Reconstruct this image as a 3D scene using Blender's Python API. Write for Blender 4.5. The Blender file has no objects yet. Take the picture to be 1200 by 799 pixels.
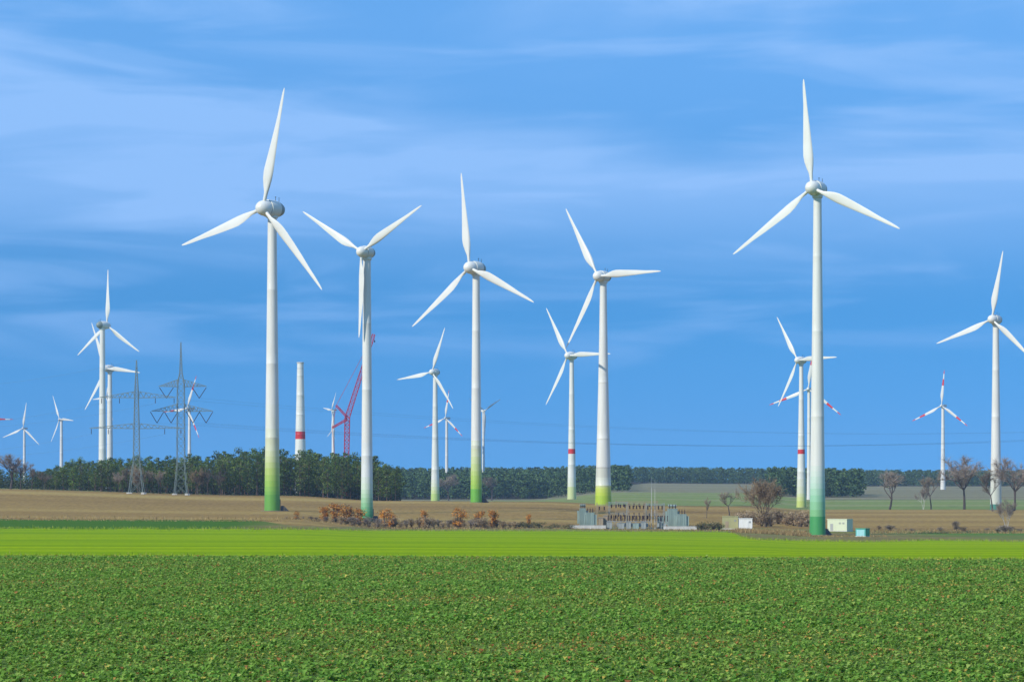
import bpy, math, random
import numpy as np
from mathutils import Vector, Matrix

SC = bpy.context.scene
COL = SC.collection
rnd = random.Random(7)
F = 3000.0            # focal length in pixels of a 1200 px wide frame (90 mm)
HZ = 585.0            # image row of eye level
CAMZ = 3.0
R = math.radians

# ------------------------------------------------------------------ helpers
class MB:
    """collects geometry for one mesh object"""
    def __init__(self):
        self.v, self.f, self.m = [], [], []
    def add(self, verts, faces, mi=0):
        b = len(self.v)
        self.v.extend([tuple(p) for p in verts])
        for f in faces:
            self.f.append(tuple(i + b for i in f)); self.m.append(mi)
        return self
    def box(self, c, s, rz=0.0, mi=0):
        x, y, z = s[0] / 2, s[1] / 2, s[2] / 2
        ca, sa = math.cos(rz), math.sin(rz)
        vs = []
        for dx, dy, dz in ((-1,-1,-1),(1,-1,-1),(1,1,-1),(-1,1,-1),(-1,-1,1),(1,-1,1),(1,1,1),(-1,1,1)):
            px, py = dx * x, dy * y
            vs.append((c[0] + px * ca - py * sa, c[1] + px * sa + py * ca, c[2] + dz * z))
        return self.add(vs, [(0,3,2,1),(4,5,6,7),(0,1,5,4),(1,2,6,5),(2,3,7,6),(3,0,4,7)], mi)
    def bar(self, a, b, w, mi=0, n=4, w2=None):
        a, b = Vector(a), Vector(b)
        d = b - a
        if d.length < 1e-6: return self
        d.normalize()
        u = d.cross(Vector((0, 0, 1)) if abs(d.z) < .95 else Vector((1, 0, 0))).normalized()
        w_ = d.cross(u)
        vs = []
        for p, rr in ((a, w), (b, w if w2 is None else w2)):
            for k in range(n):
                t = 2 * math.pi * (k + .5) / n
                vs.append(p + (u * math.cos(t) + w_ * math.sin(t)) * rr)
        fs = [(k, (k + 1) % n, n + (k + 1) % n, n + k) for k in range(n)]
        fs += [tuple(range(n - 1, -1, -1)), tuple(range(n, 2 * n))]
        return self.add(vs, fs, mi)
    def tube(self, pts, rads, n=6, mi=0):
        pts = [Vector(p) for p in pts]
        vs, fs = [], []
        for i, p in enumerate(pts):
            d = (pts[min(i + 1, len(pts) - 1)] - pts[max(i - 1, 0)]).normalized()
            u = d.cross(Vector((0, 1, 0)) if abs(d.y) < .9 else Vector((1, 0, 0))).normalized()
            w = d.cross(u)
            for k in range(n):
                t = 2 * math.pi * k / n
                vs.append(p + (u * math.cos(t) + w * math.sin(t)) * rads[i])
        for i in range(len(pts) - 1):
            for k in range(n):
                fs.append((i*n+k, i*n+(k+1)%n, (i+1)*n+(k+1)%n, (i+1)*n+k))
        fs.append(tuple(range(n - 1, -1, -1))); fs.append(tuple(range((len(pts)-1)*n, len(pts)*n)))
        return self.add(vs, fs, mi)
    def lathe(self, prof, n=24, axis='z', mi=0, cap=True):
        """prof: (radius, height) pairs"""
        vs, fs = [], []
        for r, h in prof:
            for k in range(n):
                t = 2 * math.pi * k / n
                c, s = r * math.cos(t), r * math.sin(t)
                vs.append((c, s, h) if axis == 'z' else (c, h, s))
        for i in range(len(prof) - 1):
            for k in range(n):
                q = (i*n+k, i*n+(k+1)%n, (i+1)*n+(k+1)%n, (i+1)*n+k)
                fs.append(q if axis == 'z' else q[::-1])
        if cap:
            a, b = tuple(range(n-1, -1, -1)), tuple(range((len(prof)-1)*n, len(prof)*n))
            fs += [a, b] if axis == 'z' else [a[::-1], b[::-1]]
        return self.add(vs, fs, mi)
    def mesh(self, name, mats, smooth=False):
        me = bpy.data.meshes.new(name)
        me.from_pydata(self.v, [], self.f)
        for m in (mats if isinstance(mats, (list, tuple)) else [mats]): me.materials.append(m)
        if any(self.m): me.polygons.foreach_set('material_index', self.m)
        if smooth:
            me.polygons.foreach_set('use_smooth', [True] * len(me.polygons))
            try: me.set_sharp_from_angle(angle=R(40))
            except Exception: pass
        me.update()
        return me
    def build(self, name, mats, parent=None, loc=(0,0,0), smooth=False):
        return link(name, self.mesh(name, mats, smooth), parent, loc)

def link(name, data, parent=None, loc=(0,0,0)):
    o = bpy.data.objects.new(name, data); COL.objects.link(o)
    o.location = loc
    if parent is not None: o.parent = parent
    return o
def tag(o, label, cat, group=None, kind=None):
    if label: o['label'] = label
    if cat: o['category'] = cat
    if group: o['group'] = group
    if kind: o['kind'] = kind
    return o
def thing(name, label, cat, loc, rz=0.0, group=None):
    o = link(name, None, None, loc); o.rotation_euler = (0, 0, rz)
    return tag(o, label, cat, group)
def np_mesh(name, verts, faces, mats, mi=None):
    """verts (n,3), faces (m,k) with constant k"""
    me = bpy.data.meshes.new(name)
    n, m, k = len(verts), len(faces), faces.shape[1]
    me.vertices.add(n); me.vertices.foreach_set('co', verts.astype(np.float32).ravel())
    me.loops.add(m * k); me.loops.foreach_set('vertex_index', faces.astype(np.int32).ravel())
    me.polygons.add(m)
    me.polygons.foreach_set('loop_start', (np.arange(m) * k).astype(np.int32))
    me.polygons.foreach_set('loop_total', np.full(m, k, np.int32))
    for x in (mats if isinstance(mats, (list, tuple)) else [mats]): me.materials.append(x)
    if mi is not None: me.polygons.foreach_set('material_index', mi.astype(np.int32))
    me.update(calc_edges=True); me.validate()
    return me

# ------------------------------------------------------------------ materials
def new_mat(name, rough=.7, spec=.3):
    m = bpy.data.materials.new(name); m.use_nodes = True
    nt = m.node_tree; b = nt.nodes['Principled BSDF']
    b.inputs['Roughness'].default_value = rough
    b.inputs['Specular IOR Level'].default_value = spec
    return m, nt, b
def N(nt, typ, **kw):
    n = nt.nodes.new(typ)
    for k, v in kw.items(): setattr(n, k, v)
    return n
def ramp(nt, stops, interp='LINEAR'):
    r = N(nt, 'ShaderNodeValToRGB'); cr = r.color_ramp; cr.interpolation = interp
    while len(cr.elements) < len(stops): cr.elements.new(.5)
    for e, (p, c) in zip(cr.elements, stops):
        e.position = p; e.color = (*c, 1) if len(c) == 3 else c
    return r
def noise(nt, scale, vec=None, detail=4, stretch=None):
    t = N(nt, 'ShaderNodeTexNoise'); t.inputs['Scale'].default_value = scale; t.inputs['Detail'].default_value = detail
    if vec is not None:
        if stretch:
            mp = N(nt, 'ShaderNodeMapping'); mp.inputs['Scale'].default_value = stretch
            nt.links.new(vec, mp.inputs['Vector']); vec = mp.outputs['Vector']
        nt.links.new(vec, t.inputs['Vector'])
    return t
def mix(nt, a, b, fac, mode='MIX'):
    x = N(nt, 'ShaderNodeMix', data_type='RGBA', blend_type=mode)
    for s, v in ((x.inputs['Factor'], fac), (x.inputs[6], a), (x.inputs[7], b)):
        if isinstance(v, (int, float)): s.default_value = v
        elif isinstance(v, tuple): s.default_value = (*v, 1)
        else: nt.links.new(v, s)
    return x.outputs[2]
def paint(name, col, rough=.5, var=.12, scale=1.2, spec=.4, metallic=0.0):
    """painted or weathered surface with faint mottling"""
    m, nt, b = new_mat(name, rough, spec)
    tc = N(nt, 'ShaderNodeTexCoord')
    n = noise(nt, scale, tc.outputs['Object'], 6, (1, 1, .25))
    r = ramp(nt, [(.3, tuple(c * (1 - var) for c in col)), (.7, tuple(min(1, c * (1 + var)) for c in col))])
    nt.links.new(n.outputs['Fac'], r.inputs['Fac']); nt.links.new(r.outputs['Color'], b.inputs['Base Color'])
    b.inputs['Metallic'].default_value = metallic
    return m
def leafy(name, stops, rough=.75, obj_var=.35, spec=.15, interp='LINEAR', trans=0.0):
    """every leaf or needle spray gets its own tone, every plant its own shift"""
    m, nt, b = new_mat(name, rough, spec)
    g = N(nt, 'ShaderNodeNewGeometry')
    r = ramp(nt, stops, interp); nt.links.new(g.outputs['Random Per Island'], r.inputs['Fac'])
    oi = N(nt, 'ShaderNodeObjectInfo')
    mr = N(nt, 'ShaderNodeMapRange'); mr.inputs['To Min'].default_value = 1 - obj_var; mr.inputs['To Max'].default_value = 1 + obj_var
    nt.links.new(oi.outputs['Random'], mr.inputs['Value'])
    vm = N(nt, 'ShaderNodeVectorMath', operation='SCALE')
    nt.links.new(r.outputs['Color'], vm.inputs[0]); nt.links.new(mr.outputs['Result'], vm.inputs['Scale'])
    nt.links.new(vm.outputs['Vector'], b.inputs['Base Color'])
    if trans:
        tl = N(nt, 'ShaderNodeBsdfTranslucent'); nt.links.new(vm.outputs['Vector'], tl.inputs['Color'])
        ms = N(nt, 'ShaderNodeMixShader'); ms.inputs[0].default_value = trans
        nt.links.new(b.outputs[0], ms.inputs[1]); nt.links.new(tl.outputs[0], ms.inputs[2])
        nt.links.new(ms.outputs[0], nt.nodes['Material Output'].inputs['Surface'])
    return m
def field_mat(name, c1, c2, c3, sc=.02, stretch=(.25, 1, 1), fine=1.2, fine_amt=.35, bump=.4, extra=None):
    """open ground: broad drifts, drilled streaks and fine grain, all fixed in the ground"""
    m, nt, b = new_mat(name, .95, .03)
    g = N(nt, 'ShaderNodeNewGeometry'); P = g.outputs['Position']
    n1 = noise(nt, sc, P, 5, stretch)
    r1 = ramp(nt, [(.32, c1), (.5, c2), (.68, c3)]); nt.links.new(n1.outputs['Fac'], r1.inputs['Fac'])
    n2 = noise(nt, fine, P, 8, (1, .35, 1))
    r2 = ramp(nt, [(.3, (1 - fine_amt,) * 3), (.7, (1 + fine_amt,) * 3)]); nt.links.new(n2.outputs['Fac'], r2.inputs['Fac'])
    c = mix(nt, r1.outputs['Color'], r2.outputs['Color'], 1.0, 'MULTIPLY')
    if extra: c = extra(nt, P, c)
    nt.links.new(c, b.inputs['Base Color'])
    bp = N(nt, 'ShaderNodeBump'); bp.inputs['Strength'].default_value = bump; bp.inputs['Distance'].default_value = .3
    nt.links.new(n2.outputs['Fac'], bp.inputs['Height']); nt.links.new(bp.outputs['Normal'], b.inputs['Normal'])
    return m

WHITE = (.655, .655, .605)
def tower_mat(name, stops):
    """tower paint in flat rings by height; stops are (height fraction, colour)"""
    m, nt, b = new_mat(name, .42, .4)
    tc = N(nt, 'ShaderNodeTexCoord'); sp = N(nt, 'ShaderNodeSeparateXYZ')
    nt.links.new(tc.outputs['Object'], sp.inputs[0])
    r = ramp(nt, stops, 'CONSTANT'); nt.links.new(sp.outputs['Z'], r.inputs['Fac'])
    n = noise(nt, 14, tc.outputs['Object'], 6, (8, 8, .6))
    r2 = ramp(nt, [(.3, (.9, .9, .88)), (.65, (1, 1, 1))]); nt.links.new(n.outputs['Fac'], r2.inputs['Fac'])
    nt.links.new(mix(nt, r.outputs['Color'], r2.outputs['Color'], 1.0, 'MULTIPLY'), b.inputs['Base Color'])
    return m
def blade_mat(name, red):
    m, nt, b = new_mat(name, .35, .4)
    tc = N(nt, 'ShaderNodeTexCoord'); sp = N(nt, 'ShaderNodeSeparateXYZ')
    nt.links.new(tc.outputs['Object'], sp.inputs[0])
    RED = (.55, .03, .025)
    st = [(0, WHITE), (.56, RED), (.74, WHITE), (.89, RED)] if red else [(0, WHITE), (1, WHITE)]
    r = ramp(nt, st, 'CONSTANT'); nt.links.new(sp.outputs['Z'], r.inputs['Fac'])
    n = noise(nt, 6, tc.outputs['Object'], 5)
    r2 = ramp(nt, [(.3, (.93, .93, .92)), (.65, (1, 1, 1))]); nt.links.new(n.outputs['Fac'], r2.inputs['Fac'])
    nt.links.new(mix(nt, r.outputs['Color'], r2.outputs['Color'], 1.0, 'MULTIPLY'), b.inputs['Base Color'])
    return m

M = {}
M['blade'] = blade_mat('blade_white', False)
M['blade_red'] = blade_mat('blade_red_bands', True)
M['white'] = paint('white_gelcoat', WHITE, .38, .04)
M['nacelle'] = paint('nacelle_paint', (.60, .62, .57), .4, .06, .5)
M['tail_shade'] = paint('nacelle_tail_shade', (.20, .25, .23), .5, .1)  # shade on the rear of the egg, put into the colour
M['steel'] = paint('galvanised_steel', (.30, .33, .33), .5, .15, metallic=.2)
M['steel_dark'] = paint('dark_steel', (.06, .065, .07), .5, .2)
M['pylon'] = paint('pylon_steel', (.15, .20, .19), .6, .15)
M['cable'] = paint('cable_metal', (.10, .12, .15), .5, .1)
M['insul'] = paint('brown_porcelain', (.05, .03, .03), .25, .2)
M['crane'] = paint('crane_red', (.40, .014, .04), .5, .12)
M['concrete'] = paint('pale_concrete', (.50, .49, .45), .85, .12, 2)
M['earthy'] = paint('earth_stained_concrete', (.17, .14, .08), .9, .3, 1.5)
M['tank'] = paint('grey_green_tank', (.24, .31, .27), .55, .22, .9)
M['cabinet'] = paint('pale_grey_cabinet', (.27, .29, .27), .6, .25, .9)
M['tan'] = paint('tan_panel', (.33, .26, .17), .7, .12)
M['kiosk_tan'] = paint('olive_tan_render', (.34, .33, .16), .8, .1)
M['kiosk_white'] = paint('white_sheet', (.74, .73, .68), .5, .05)
M['container'] = paint('pale_cream_green_sheet', (.56, .60, .42), .55, .06)
M['roofgrey'] = paint('grey_roof_sheet', (.34, .35, .33), .7, .1)
M['teal'] = paint('teal_cabinet_paint', (.10, .40, .36), .5, .1)
M['teal_door'] = paint('light_teal_door', (.28, .55, .55), .5, .08)
M['green_side'] = paint('green_panel', (.05, .30, .14), .5, .1)
M['bark'] = paint('grey_brown_bark', (.14, .11, .08), .9, .3, 2)
M['bark_dark'] = paint('dark_wet_bark', (.075, .06, .05), .9, .3, 2)
M['pine_bark'] = paint('pine_bark', (.13, .085, .06), .9, .35, .6)
M['birch'] = paint('birch_bark', (.48, .46, .42), .7, .3, 3)
M['needles'] = leafy('pine_needles', [(0, (.022, .048, .010)), (.5, (.068, .115, .020)), (1, (.15, .215, .040))])
M['needles_warm'] = leafy('pine_needles_olive', [(0, (.032, .056, .014)), (.5, (.078, .118, .025)), (1, (.14, .185, .042))])
M['brush'] = leafy('shade_toned_brush', [(0, (.012, .025, .010)), (.5, (.026, .04, .016)), (1, (.05, .06, .028))], obj_var=0)  # undergrowth colour darkened to deepen the shadows between the pines
M['wood_far'] = leafy('far_wood_needles', [(0, (.028, .066, .026)), (.5, (.055, .105, .036)), (1, (.10, .16, .055))], obj_var=.0)
M['twig'] = leafy('bare_twigs', [(0, (.14, .11, .08)), (.6, (.235, .19, .135)), (1, (.33, .275, .20))], rough=.9)
M['twig_red'] = leafy('reddish_twigs', [(0, (.15, .115, .088)), (.6, (.235, .19, .145)), (1, (.33, .275, .215))], rough=.9)
M['autumn'] = leafy('autumn_leaves', [(0, (.24, .085, .014)), (.5, (.46, .18, .028)), (1, (.60, .30, .06))], obj_var=.25)
M['thicket'] = leafy('thicket_twigs', [(0, (.22, .15, .08)), (.6, (.36, .26, .15)), (1, (.48, .38, .23))])
M['bush'] = leafy('low_bush_leaves', [(0, (.03, .045, .015)), (.5, (.06, .075, .03)), (1, (.11, .10, .05))])
M['dry'] = leafy('dry_weeds', [(0, (.16, .10, .04)), (.5, (.29, .20, .085)), (1, (.42, .32, .15))], obj_var=.1)

# ------------------------------------------------------------------ terrain
TD = [0, 60, 134, 300, 500, 620, 740, 850, 1000, 1120, 1190, 1250, 1450, 1800, 2000, 2300, 2600, 2900, 3300, 6500]
TABLE = {   # image row of the ground at each distance (None = height given in TZ)
 'A': (-60, [None, None, 652, 632, 621, 614, 607, 600, 588, 575.5, 572, 571.5, 570, 569.5, 569.3, 569, 568.5, 568, 567, 563]),
 'B': (330, [None, None, 652, 633, 623, 615, 609, 603.5, 594, 584.5, 580.5, 580, 578.5, 577, 576.5, 575, 573, 571, 568, 563]),
 'C': (455, [None, None, 652.5, 634, 627, 623, 621, 612.5, 597, 587.5, 586.3, 587, 588, 587.6, 587, 577, 571, 568, 566, 563]),
 'D': (620, [None, None, 653, 635, 627.5, 623.5, 621.5, 613, 598, 588.5, 587.3, 587.6, 588, 587, 586.5, 577, 571, 567, 565, 562]),
 'E': (730, [None, None, 653, 637, 629, 625, 622.5, 616, 602, 592.5, 590.5, 589.4, 586, 580, 576, 572, 568, 565.5, 564, 561]),
 'G': (860, [None, None, 654, 639, 631, 627, 623.5, 617, 604, 595, 592, 591, 589, 581, 577, 573, 569, 566.5, 565, 562]),
 'H': (960, [None, None, 655, 642, 636, 632, 628, 618, 608, 602, 600, 598.5, 595, 586, 581, 575, 571.5, 569.5, 567, 563]),
 'I': (1280, [None, None, 655, 642, 636, 632, 628, 619, 608, 602, 600, 598.5, 595, 586, 581, 575, 571.5, 569.5, 567, 563]),
}
_fine = np.arange(0, 6500.1, 10.0)
_cols = []
for k in 'ABCDEGHI':
    px, ys = TABLE[k]
    z = [0.0 if y is None else CAMZ + (HZ - y) * d / F for d, y in zip(TD, ys)]
    z[2] = min(z[2], 0.0) * .3
    zz = np.interp(_fine, TD, z)
    ker = np.ones(9) / 9
    zs = np.convolve(np.pad(zz, 4, mode='edge'), ker, 'valid')
    zs[:14] = zz[:14]
    _cols.append((px, zs))
_cpx = np.array([c[0] for c in _cols], float); _cz = np.array([c[1] for c in _cols])
def ground_z(X, Y):
    """terrain height; works on arrays"""
    X = np.asarray(X, float); Y = np.maximum(np.asarray(Y, float), 0.5)
    px = np.clip(600 + F * X / Y, _cpx[0], _cpx[-1] - 1e-6)
    d = np.clip(Y / 10.0, 0, len(_fine) - 1.001)
    i = np.clip(np.searchsorted(_cpx, px, side='right') - 1, 0, len(_cpx) - 2)
    t = (px - _cpx[i]) / (_cpx[i + 1] - _cpx[i]); t = t * t * (3 - 2 * t)
    j = d.astype(int); q = d - j
    a = _cz[i, j] * (1 - q) + _cz[i, j + 1] * q
    b = _cz[i + 1, j] * (1 - q) + _cz[i + 1, j + 1] * q
    return a * (1 - t) + b * t
def gz(X, Y): return float(ground_z(X, Y))
def wx(px, D): return (px - 600) * D / F
def wz(py, D): return CAMZ + (HZ - py) * D / F
def spot(px, D):
    x = wx(px, D); return Vector((x, D, gz(x, D)))
_dd = np.arange(40, 3400, 4.0)
def dist_at(px, py):
    """distance where the ground meets this bearing and drop"""
    ys = HZ + (CAMZ - ground_z(wx(px, _dd), _dd)) * F / _dd
    k = np.argmax(ys <= py)
    return float(_dd[k]) if ys[k] <= py else float(_dd[-1])

# bearings of the terrain columns: dense ahead, sparse to the sides
cols = np.concatenate([np.linspace(-4200, -400, 20)[:-1], np.arange(-400, 1600, 10), np.linspace(1600, 5400, 20)])
def bnd(pts): return np.interp(cols, [p[0] for p in pts], [p[1] for p in pts])
def bound_y(pts): return np.array([dist_at(c, y) for c, y in zip(np.clip(cols, -60, 1279), bnd(pts))])
wob = np.random.RandomState(3)
def wobble(a, amt, k=7):
    n = np.convolve(wob.randn(len(a) + k - 1), np.ones(k) / k, 'valid'); return a * (1 + amt * n)
B0 = np.full(len(cols), 6.0)
B1 = wobble(bound_y([(-60, 652.3), (600, 654.4), (1200, 656.8)]), .006)
B2 = wobble(bound_y([(-60, 619), (330, 620), (430, 621.5), (850, 623), (864, 625), (872, 630), (890, 632.5), (945, 633.5), (1010, 635), (1100, 633), (1200, 634.5)]), .012, 3)
B3 = wobble(bound_y([(-60, 608), (300, 609.5), (345, 616), (430, 617.5), (600, 617), (850, 618), (1000, 621), (1100, 621.5), (1200, 621)]), .012, 3)
B3 = np.maximum(B3, B2 + 12)
B4 = wobble(np.interp(cols, [-60, 330, 430, 640, 730, 860, 960, 1200], [1200, 1210, 1240, 1240, 1150, 1170, 1330, 1330]), .01)
B5 = wobble(np.interp(cols, [-60, 430, 640, 730, 860, 960, 1200], [1900, 1960, 1980, 1960, 1980, 1830, 1830]), .012)
B6 = np.interp(cols, [-60, 430, 640, 730, 760, 1200], [2000, 2050, 2050, 2500, 2850, 2900])
B7 = np.full(len(cols), 6400.0)

def strip(name, a, b, n, mat):
    t = np.linspace(0, 1, n + 1)[:, None]
    Y = a[None] * (b / a)[None] ** t
    X = (cols[None] - 600) * Y / F
    Z = ground_z(X, Y)
    v = np.stack([X, Y, Z], -1).reshape(-1, 3)
    w = len(cols)
    i = (np.arange(n)[:, None] * w + np.arange(w - 1)[None]).ravel()
    f = np.stack([i, i + 1, i + w + 1, i + w], -1)
    o = link(name, np_mesh(name, v, f, mat)); o['kind'] = 'structure'
    o.data.polygons.foreach_set('use_smooth', [True] * len(o.data.polygons))
    return o

def tramlines(nt, P, c):
    w = N(nt, 'ShaderNodeTexWave', wave_type='BANDS', bands_direction='Y')
    w.inputs['Scale'].default_value = .012; w.inputs['Distortion'].default_value = 3.0; w.inputs['Detail'].default_value = 3; w.inputs['Detail Scale'].default_value = .4
    mp = N(nt, 'ShaderNodeMapping'); mp.inputs['Scale'].default_value = (.18, 1, 1); nt.links.new(P, mp.inputs['Vector']); nt.links.new(mp.outputs['Vector'], w.inputs['Vector'])
    r = ramp(nt, [(.2, (.80, .86, .8)), (.7, (1.12, 1.05, 1.0))]); nt.links.new(w.outputs['Fac'], r.inputs['Fac'])
    return mix(nt, c, r.outputs['Color'], 1.0, 'MULTIPLY')
def verge_zones(nt, P, c):
    """the verge is sown green on the left, dry weedy grass elsewhere, with green again towards the far right"""
    sp = N(nt, 'ShaderNodeSeparateXYZ'); nt.links.new(P, sp.inputs[0])
    n = noise(nt, .05, P, 4); ad = N(nt, 'ShaderNodeMath', operation='MULTIPLY_ADD'); ad.inputs[1].default_value = 26; 
    nt.links.new(n.outputs['Fac'], ad.inputs[0]); nt.links.new(sp.outputs['X'], ad.inputs[2])
    mr = N(nt, 'ShaderNodeMapRange'); mr.inputs['From Min'].default_value = -40; mr.inputs['From Max'].default_value = -55
    nt.links.new(ad.outputs[0], mr.inputs['Value'])
    c = mix(nt, c, (.055, .13, .010), mr.outputs['Result'])
    mr2 = N(nt, 'ShaderNodeMapRange'); mr2.inputs['From Min'].default_value = 118; mr2.inputs['From Max'].default_value = 140
    nt.links.new(ad.outputs[0], mr2.inputs['Value'])
    n2 = noise(nt, .03, P, 4, (.4, 1, 1)); r2 = ramp(nt, [(.42, (0, 0, 0)), (.56, (1, 1, 1))]); nt.links.new(n2.outputs['Fac'], r2.inputs['Fac'])
    mu = N(nt, 'ShaderNodeMath', operation='MULTIPLY'); nt.links.new(mr2.outputs['Result'], mu.inputs[0]); nt.links.new(r2.outputs['Color'], mu.inputs[1])
    return mix(nt, c, (.09, .17, .03), mu.outputs[0])
M['soil'] = field_mat('crop_soil', (.12, .15, .035), (.13, .19, .036), (.14, .21, .04), .05, (.3, 1, 1), 6, .5)
M['grass'] = field_mat('young_cereal_grass', (.16, .275, .001), (.215, .325, .001), (.275, .36, .002), .02, (.12, 1, 1), 2.0, .16, .3, tramlines)
M['verge'] = field_mat('weedy_verge', (.15, .12, .04), (.20, .16, .06), (.16, .19, .045), .06, (.5, 1, 1), .8, .35, .5, verge_zones)
M['stubble'] = field_mat('brown_stubble', (.215, .132, .045), (.28, .182, .058), (.36, .25, .08), .014, (.12, 1, 1), .7, .24, .7)
M['meadow'] = field_mat('far_meadow', (.14, .19, .045), (.19, .23, .065), (.28, .26, .13), .022, (.05, 1, 1), .3, .15, .3)
M['fallow'] = field_mat('fallow_field', (.19, .155, .09), (.20, .19, .10), (.28, .25, .15), .014, (.05, 1, 1), .3, .15, .3)
M['floor'] = field_mat('forest_floor', (.03, .035, .02), (.05, .045, .028), (.06, .055, .03), .05, (1, 1, 1), .5, .3)
M['base'] = field_mat('open_ground', (.05, .085, .022), (.07, .11, .03), (.10, .12, .04), .01, (1, 1, 1), .5, .3)

strip('crop_field', B0, B1, 40, M['soil'])
strip('grass_field', B1, B2, 30, M['grass'])
strip('field_verge', B2, B3, 8, M['verge'])
strip('stubble_field', B3, B4, 24, M['stubble'])
strip('meadow', B4, B5, 24, M['meadow'])
strip('fallow_field', B5, B6, 16, M['fallow'])
strip('forest_ground', B6, B7, 30, M['floor'])
gb = MB()
gy = [(-6400, -.06), (-60, -.06), (5, -.06), (60, -1), (400, -7), (740, -10.5), (6450, -10.5)]
for i in range(len(gy) - 1):
    (y0, z0), (y1, z1) = gy[i], gy[i + 1]
    gb.add([(-6500, y0, z0), (6500, y0, z0), (6500, y1, z1), (-6500, y1, z1)], [(0, 1, 2, 3)])
go = gb.build('ground', M['base']); go['kind'] = 'structure'

# ------------------------------------------------------------------ foreground crop (nobody could count it)
def crop():
    rs = np.random.RandomState(11)
    V, Fc, MI = [], [], []
    off = 0
    for d0, d1, dens, nl, L in ((33, 60, 36, 9, .074), (60, 88, 25, 8, .082), (88, 137, 22, 6, .09)):
        n = int(.30 * (d1 * d1 - d0 * d0) * dens)
        Y = np.sqrt(rs.uniform(d0 * d0, d1 * d1, n)); X = rs.uniform(-.30, .30, n) * Y
        # drilled rows running across the view with gaps
        Y = Y + rs.normal(0, .05, n)
        edge = np.interp(600 + F * X / Y, cols, B1)
        keep = Y < edge - .15
        # thin patches
        pn = .8 * np.sin(X * .16 + 1.7 + .3 * np.sin(Y * .2)) * np.sin(Y * .27 + X * .05) + .5 * np.sin(X * .37 - Y * .71 + 2 * np.sin(X * .09)) + .4 * np.sin(X * 1.3 + Y * 1.1) * np.sin(Y * 2.1 - X * .4)
        keep &= rs.rand(n) < np.clip(1.05 - .38 * np.maximum(pn, 0), 0, 1)
        X, Y, pn = X[keep], Y[keep], pn[keep]; n = len(X)
        Z = ground_z(X, Y)
        size = rs.lognormal(0, .2, n) * (1 - .10 * np.clip(pn, -1, 1))
        k = n * nl
        bx = np.repeat(X, nl); by = np.repeat(Y, nl); bz = np.repeat(Z, nl); sz = np.repeat(size, nl); pp = np.repeat(pn, nl)
        az = .7 + rs.normal(0, 1.15, k); el = rs.uniform(.05, 1.1, k)
        ln = L * sz * rs.uniform(.6, 1.25, k); wd = ln * rs.uniform(.32, .5, k)
        h0 = sz * rs.uniform(0, .075, k)
        dx, dy, dz = np.cos(az) * np.cos(el), np.sin(az) * np.cos(el), np.sin(el)
        sx, sy = -np.sin(az), np.cos(az)
        base = np.stack([bx, by, bz + h0], -1)
        mid = base + np.stack([dx, dy, dz], -1) * (ln * .55)[:, None]
        tip = base + np.stack([dx * 1.05, dy * 1.05, dz * .62], -1) * ln[:, None]
        sid = np.stack([sx, sy, np.zeros(k)], -1) * wd[:, None]
        up = np.zeros((k, 3)); up[:, 2] = wd * .25
        vv = np.stack([base, mid - sid + up, tip, mid + sid + up], 1).reshape(-1, 3)
        i = np.arange(k) * 4 + off
        ff = np.stack([np.stack([i, i + 2, i + 1], -1), np.stack([i, i + 3, i + 2], -1)], 1).reshape(-1, 3)
        u = rs.rand(k)
        mi = np.zeros(k, int)
        p_old = .05 + .28 * np.clip(pp - .25, 0, 1)
        mi[u < p_old] = 1
        mi[(u > .6) & (pp < -.15)] = 2
        V.append(vv); Fc.append(ff); MI.append(np.repeat(mi, 2)); off += len(vv)
    m0 = leafy('crop_leaf', [(0, (.09, .18, .028)), (.4, (.17, .31, .043)), (.8, (.24, .38, .062)), (1, (.36, .45, .11))], rough=.6, obj_var=0, spec=.12, trans=.35)
    m1 = leafy('withered_leaf', [(0, (.30, .10, .04)), (.35, (.40, .20, .06)), (.6, (.48, .36, .07)), (1, (.54, .48, .10))], obj_var=0, trans=.3)
    m2 = leafy('lush_leaf', [(0, (.08, .20, .028)), (.5, (.16, .34, .043)), (1, (.25, .43, .07))], rough=.6, obj_var=0, spec=.12, trans=.35)
    me = np_mesh('crop_plants', np.concatenate(V), np.concatenate(Fc), [m0, m1, m2], np.concatenate(MI))
    o = link('crop_plants', me)
    tag(o, 'low leafy green crop covering the whole near field', 'crop', None, 'stuff')
crop()

# ------------------------------------------------------------------ wind turbines
def blade_mesh(name, mat, slim=1.0):
    """unit blade along +Z: round root, broad shoulder, thin tip, twisted"""
    st = [(.035,.030,1,.0),(.09,.030,1,.0),(.13,.036,.9,.15),(.18,.060,.55,.3),(.24,.084,.36,.36),(.30,.093,.28,.38),(.37,.087,.24,.38),
          (.48,.074,.21,.38),(.62,.057,.19,.38),(.76,.038,.17,.38),(.88,.029,.16,.38),(.955,.020,.15,.36),(.988,.011,.15,.3),(1.0,.004,.2,.3)]
    n = 14; vs, fs = [], []
    for z, c, th, le in st:
        c *= slim if th < .95 else 1
        tw = R(22 * max(0, 1 - (z - .1) / .7) ** 1.6 + 2)
        for k in range(n):
            t = 2 * math.pi * k / n
            x = .5 * c * math.cos(t); y = .5 * c * th * math.sin(t)
            if th < .95:
                y *= (.55 + .45 * math.cos(t)) + .25      # blunt nose, thin tail
                x -= c * (.5 - .30) * (1 - th)            # nose near the pitch axis
            vs.append((x * math.cos(tw) - y * math.sin(tw), x * math.sin(tw) + y * math.cos(tw) - .02 * z * z, z))
    for i in range(len(st) - 1):
        for k in range(n):
            fs.append((i*n+k, i*n+(k+1)%n, (i+1)*n+(k+1)%n, (i+1)*n+k))
    fs += [tuple(range(n-1, -1, -1)), tuple(range((len(st)-1)*n, len(st)*n))]
    return MB().add(vs, fs).mesh(name, mat, True)
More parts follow.
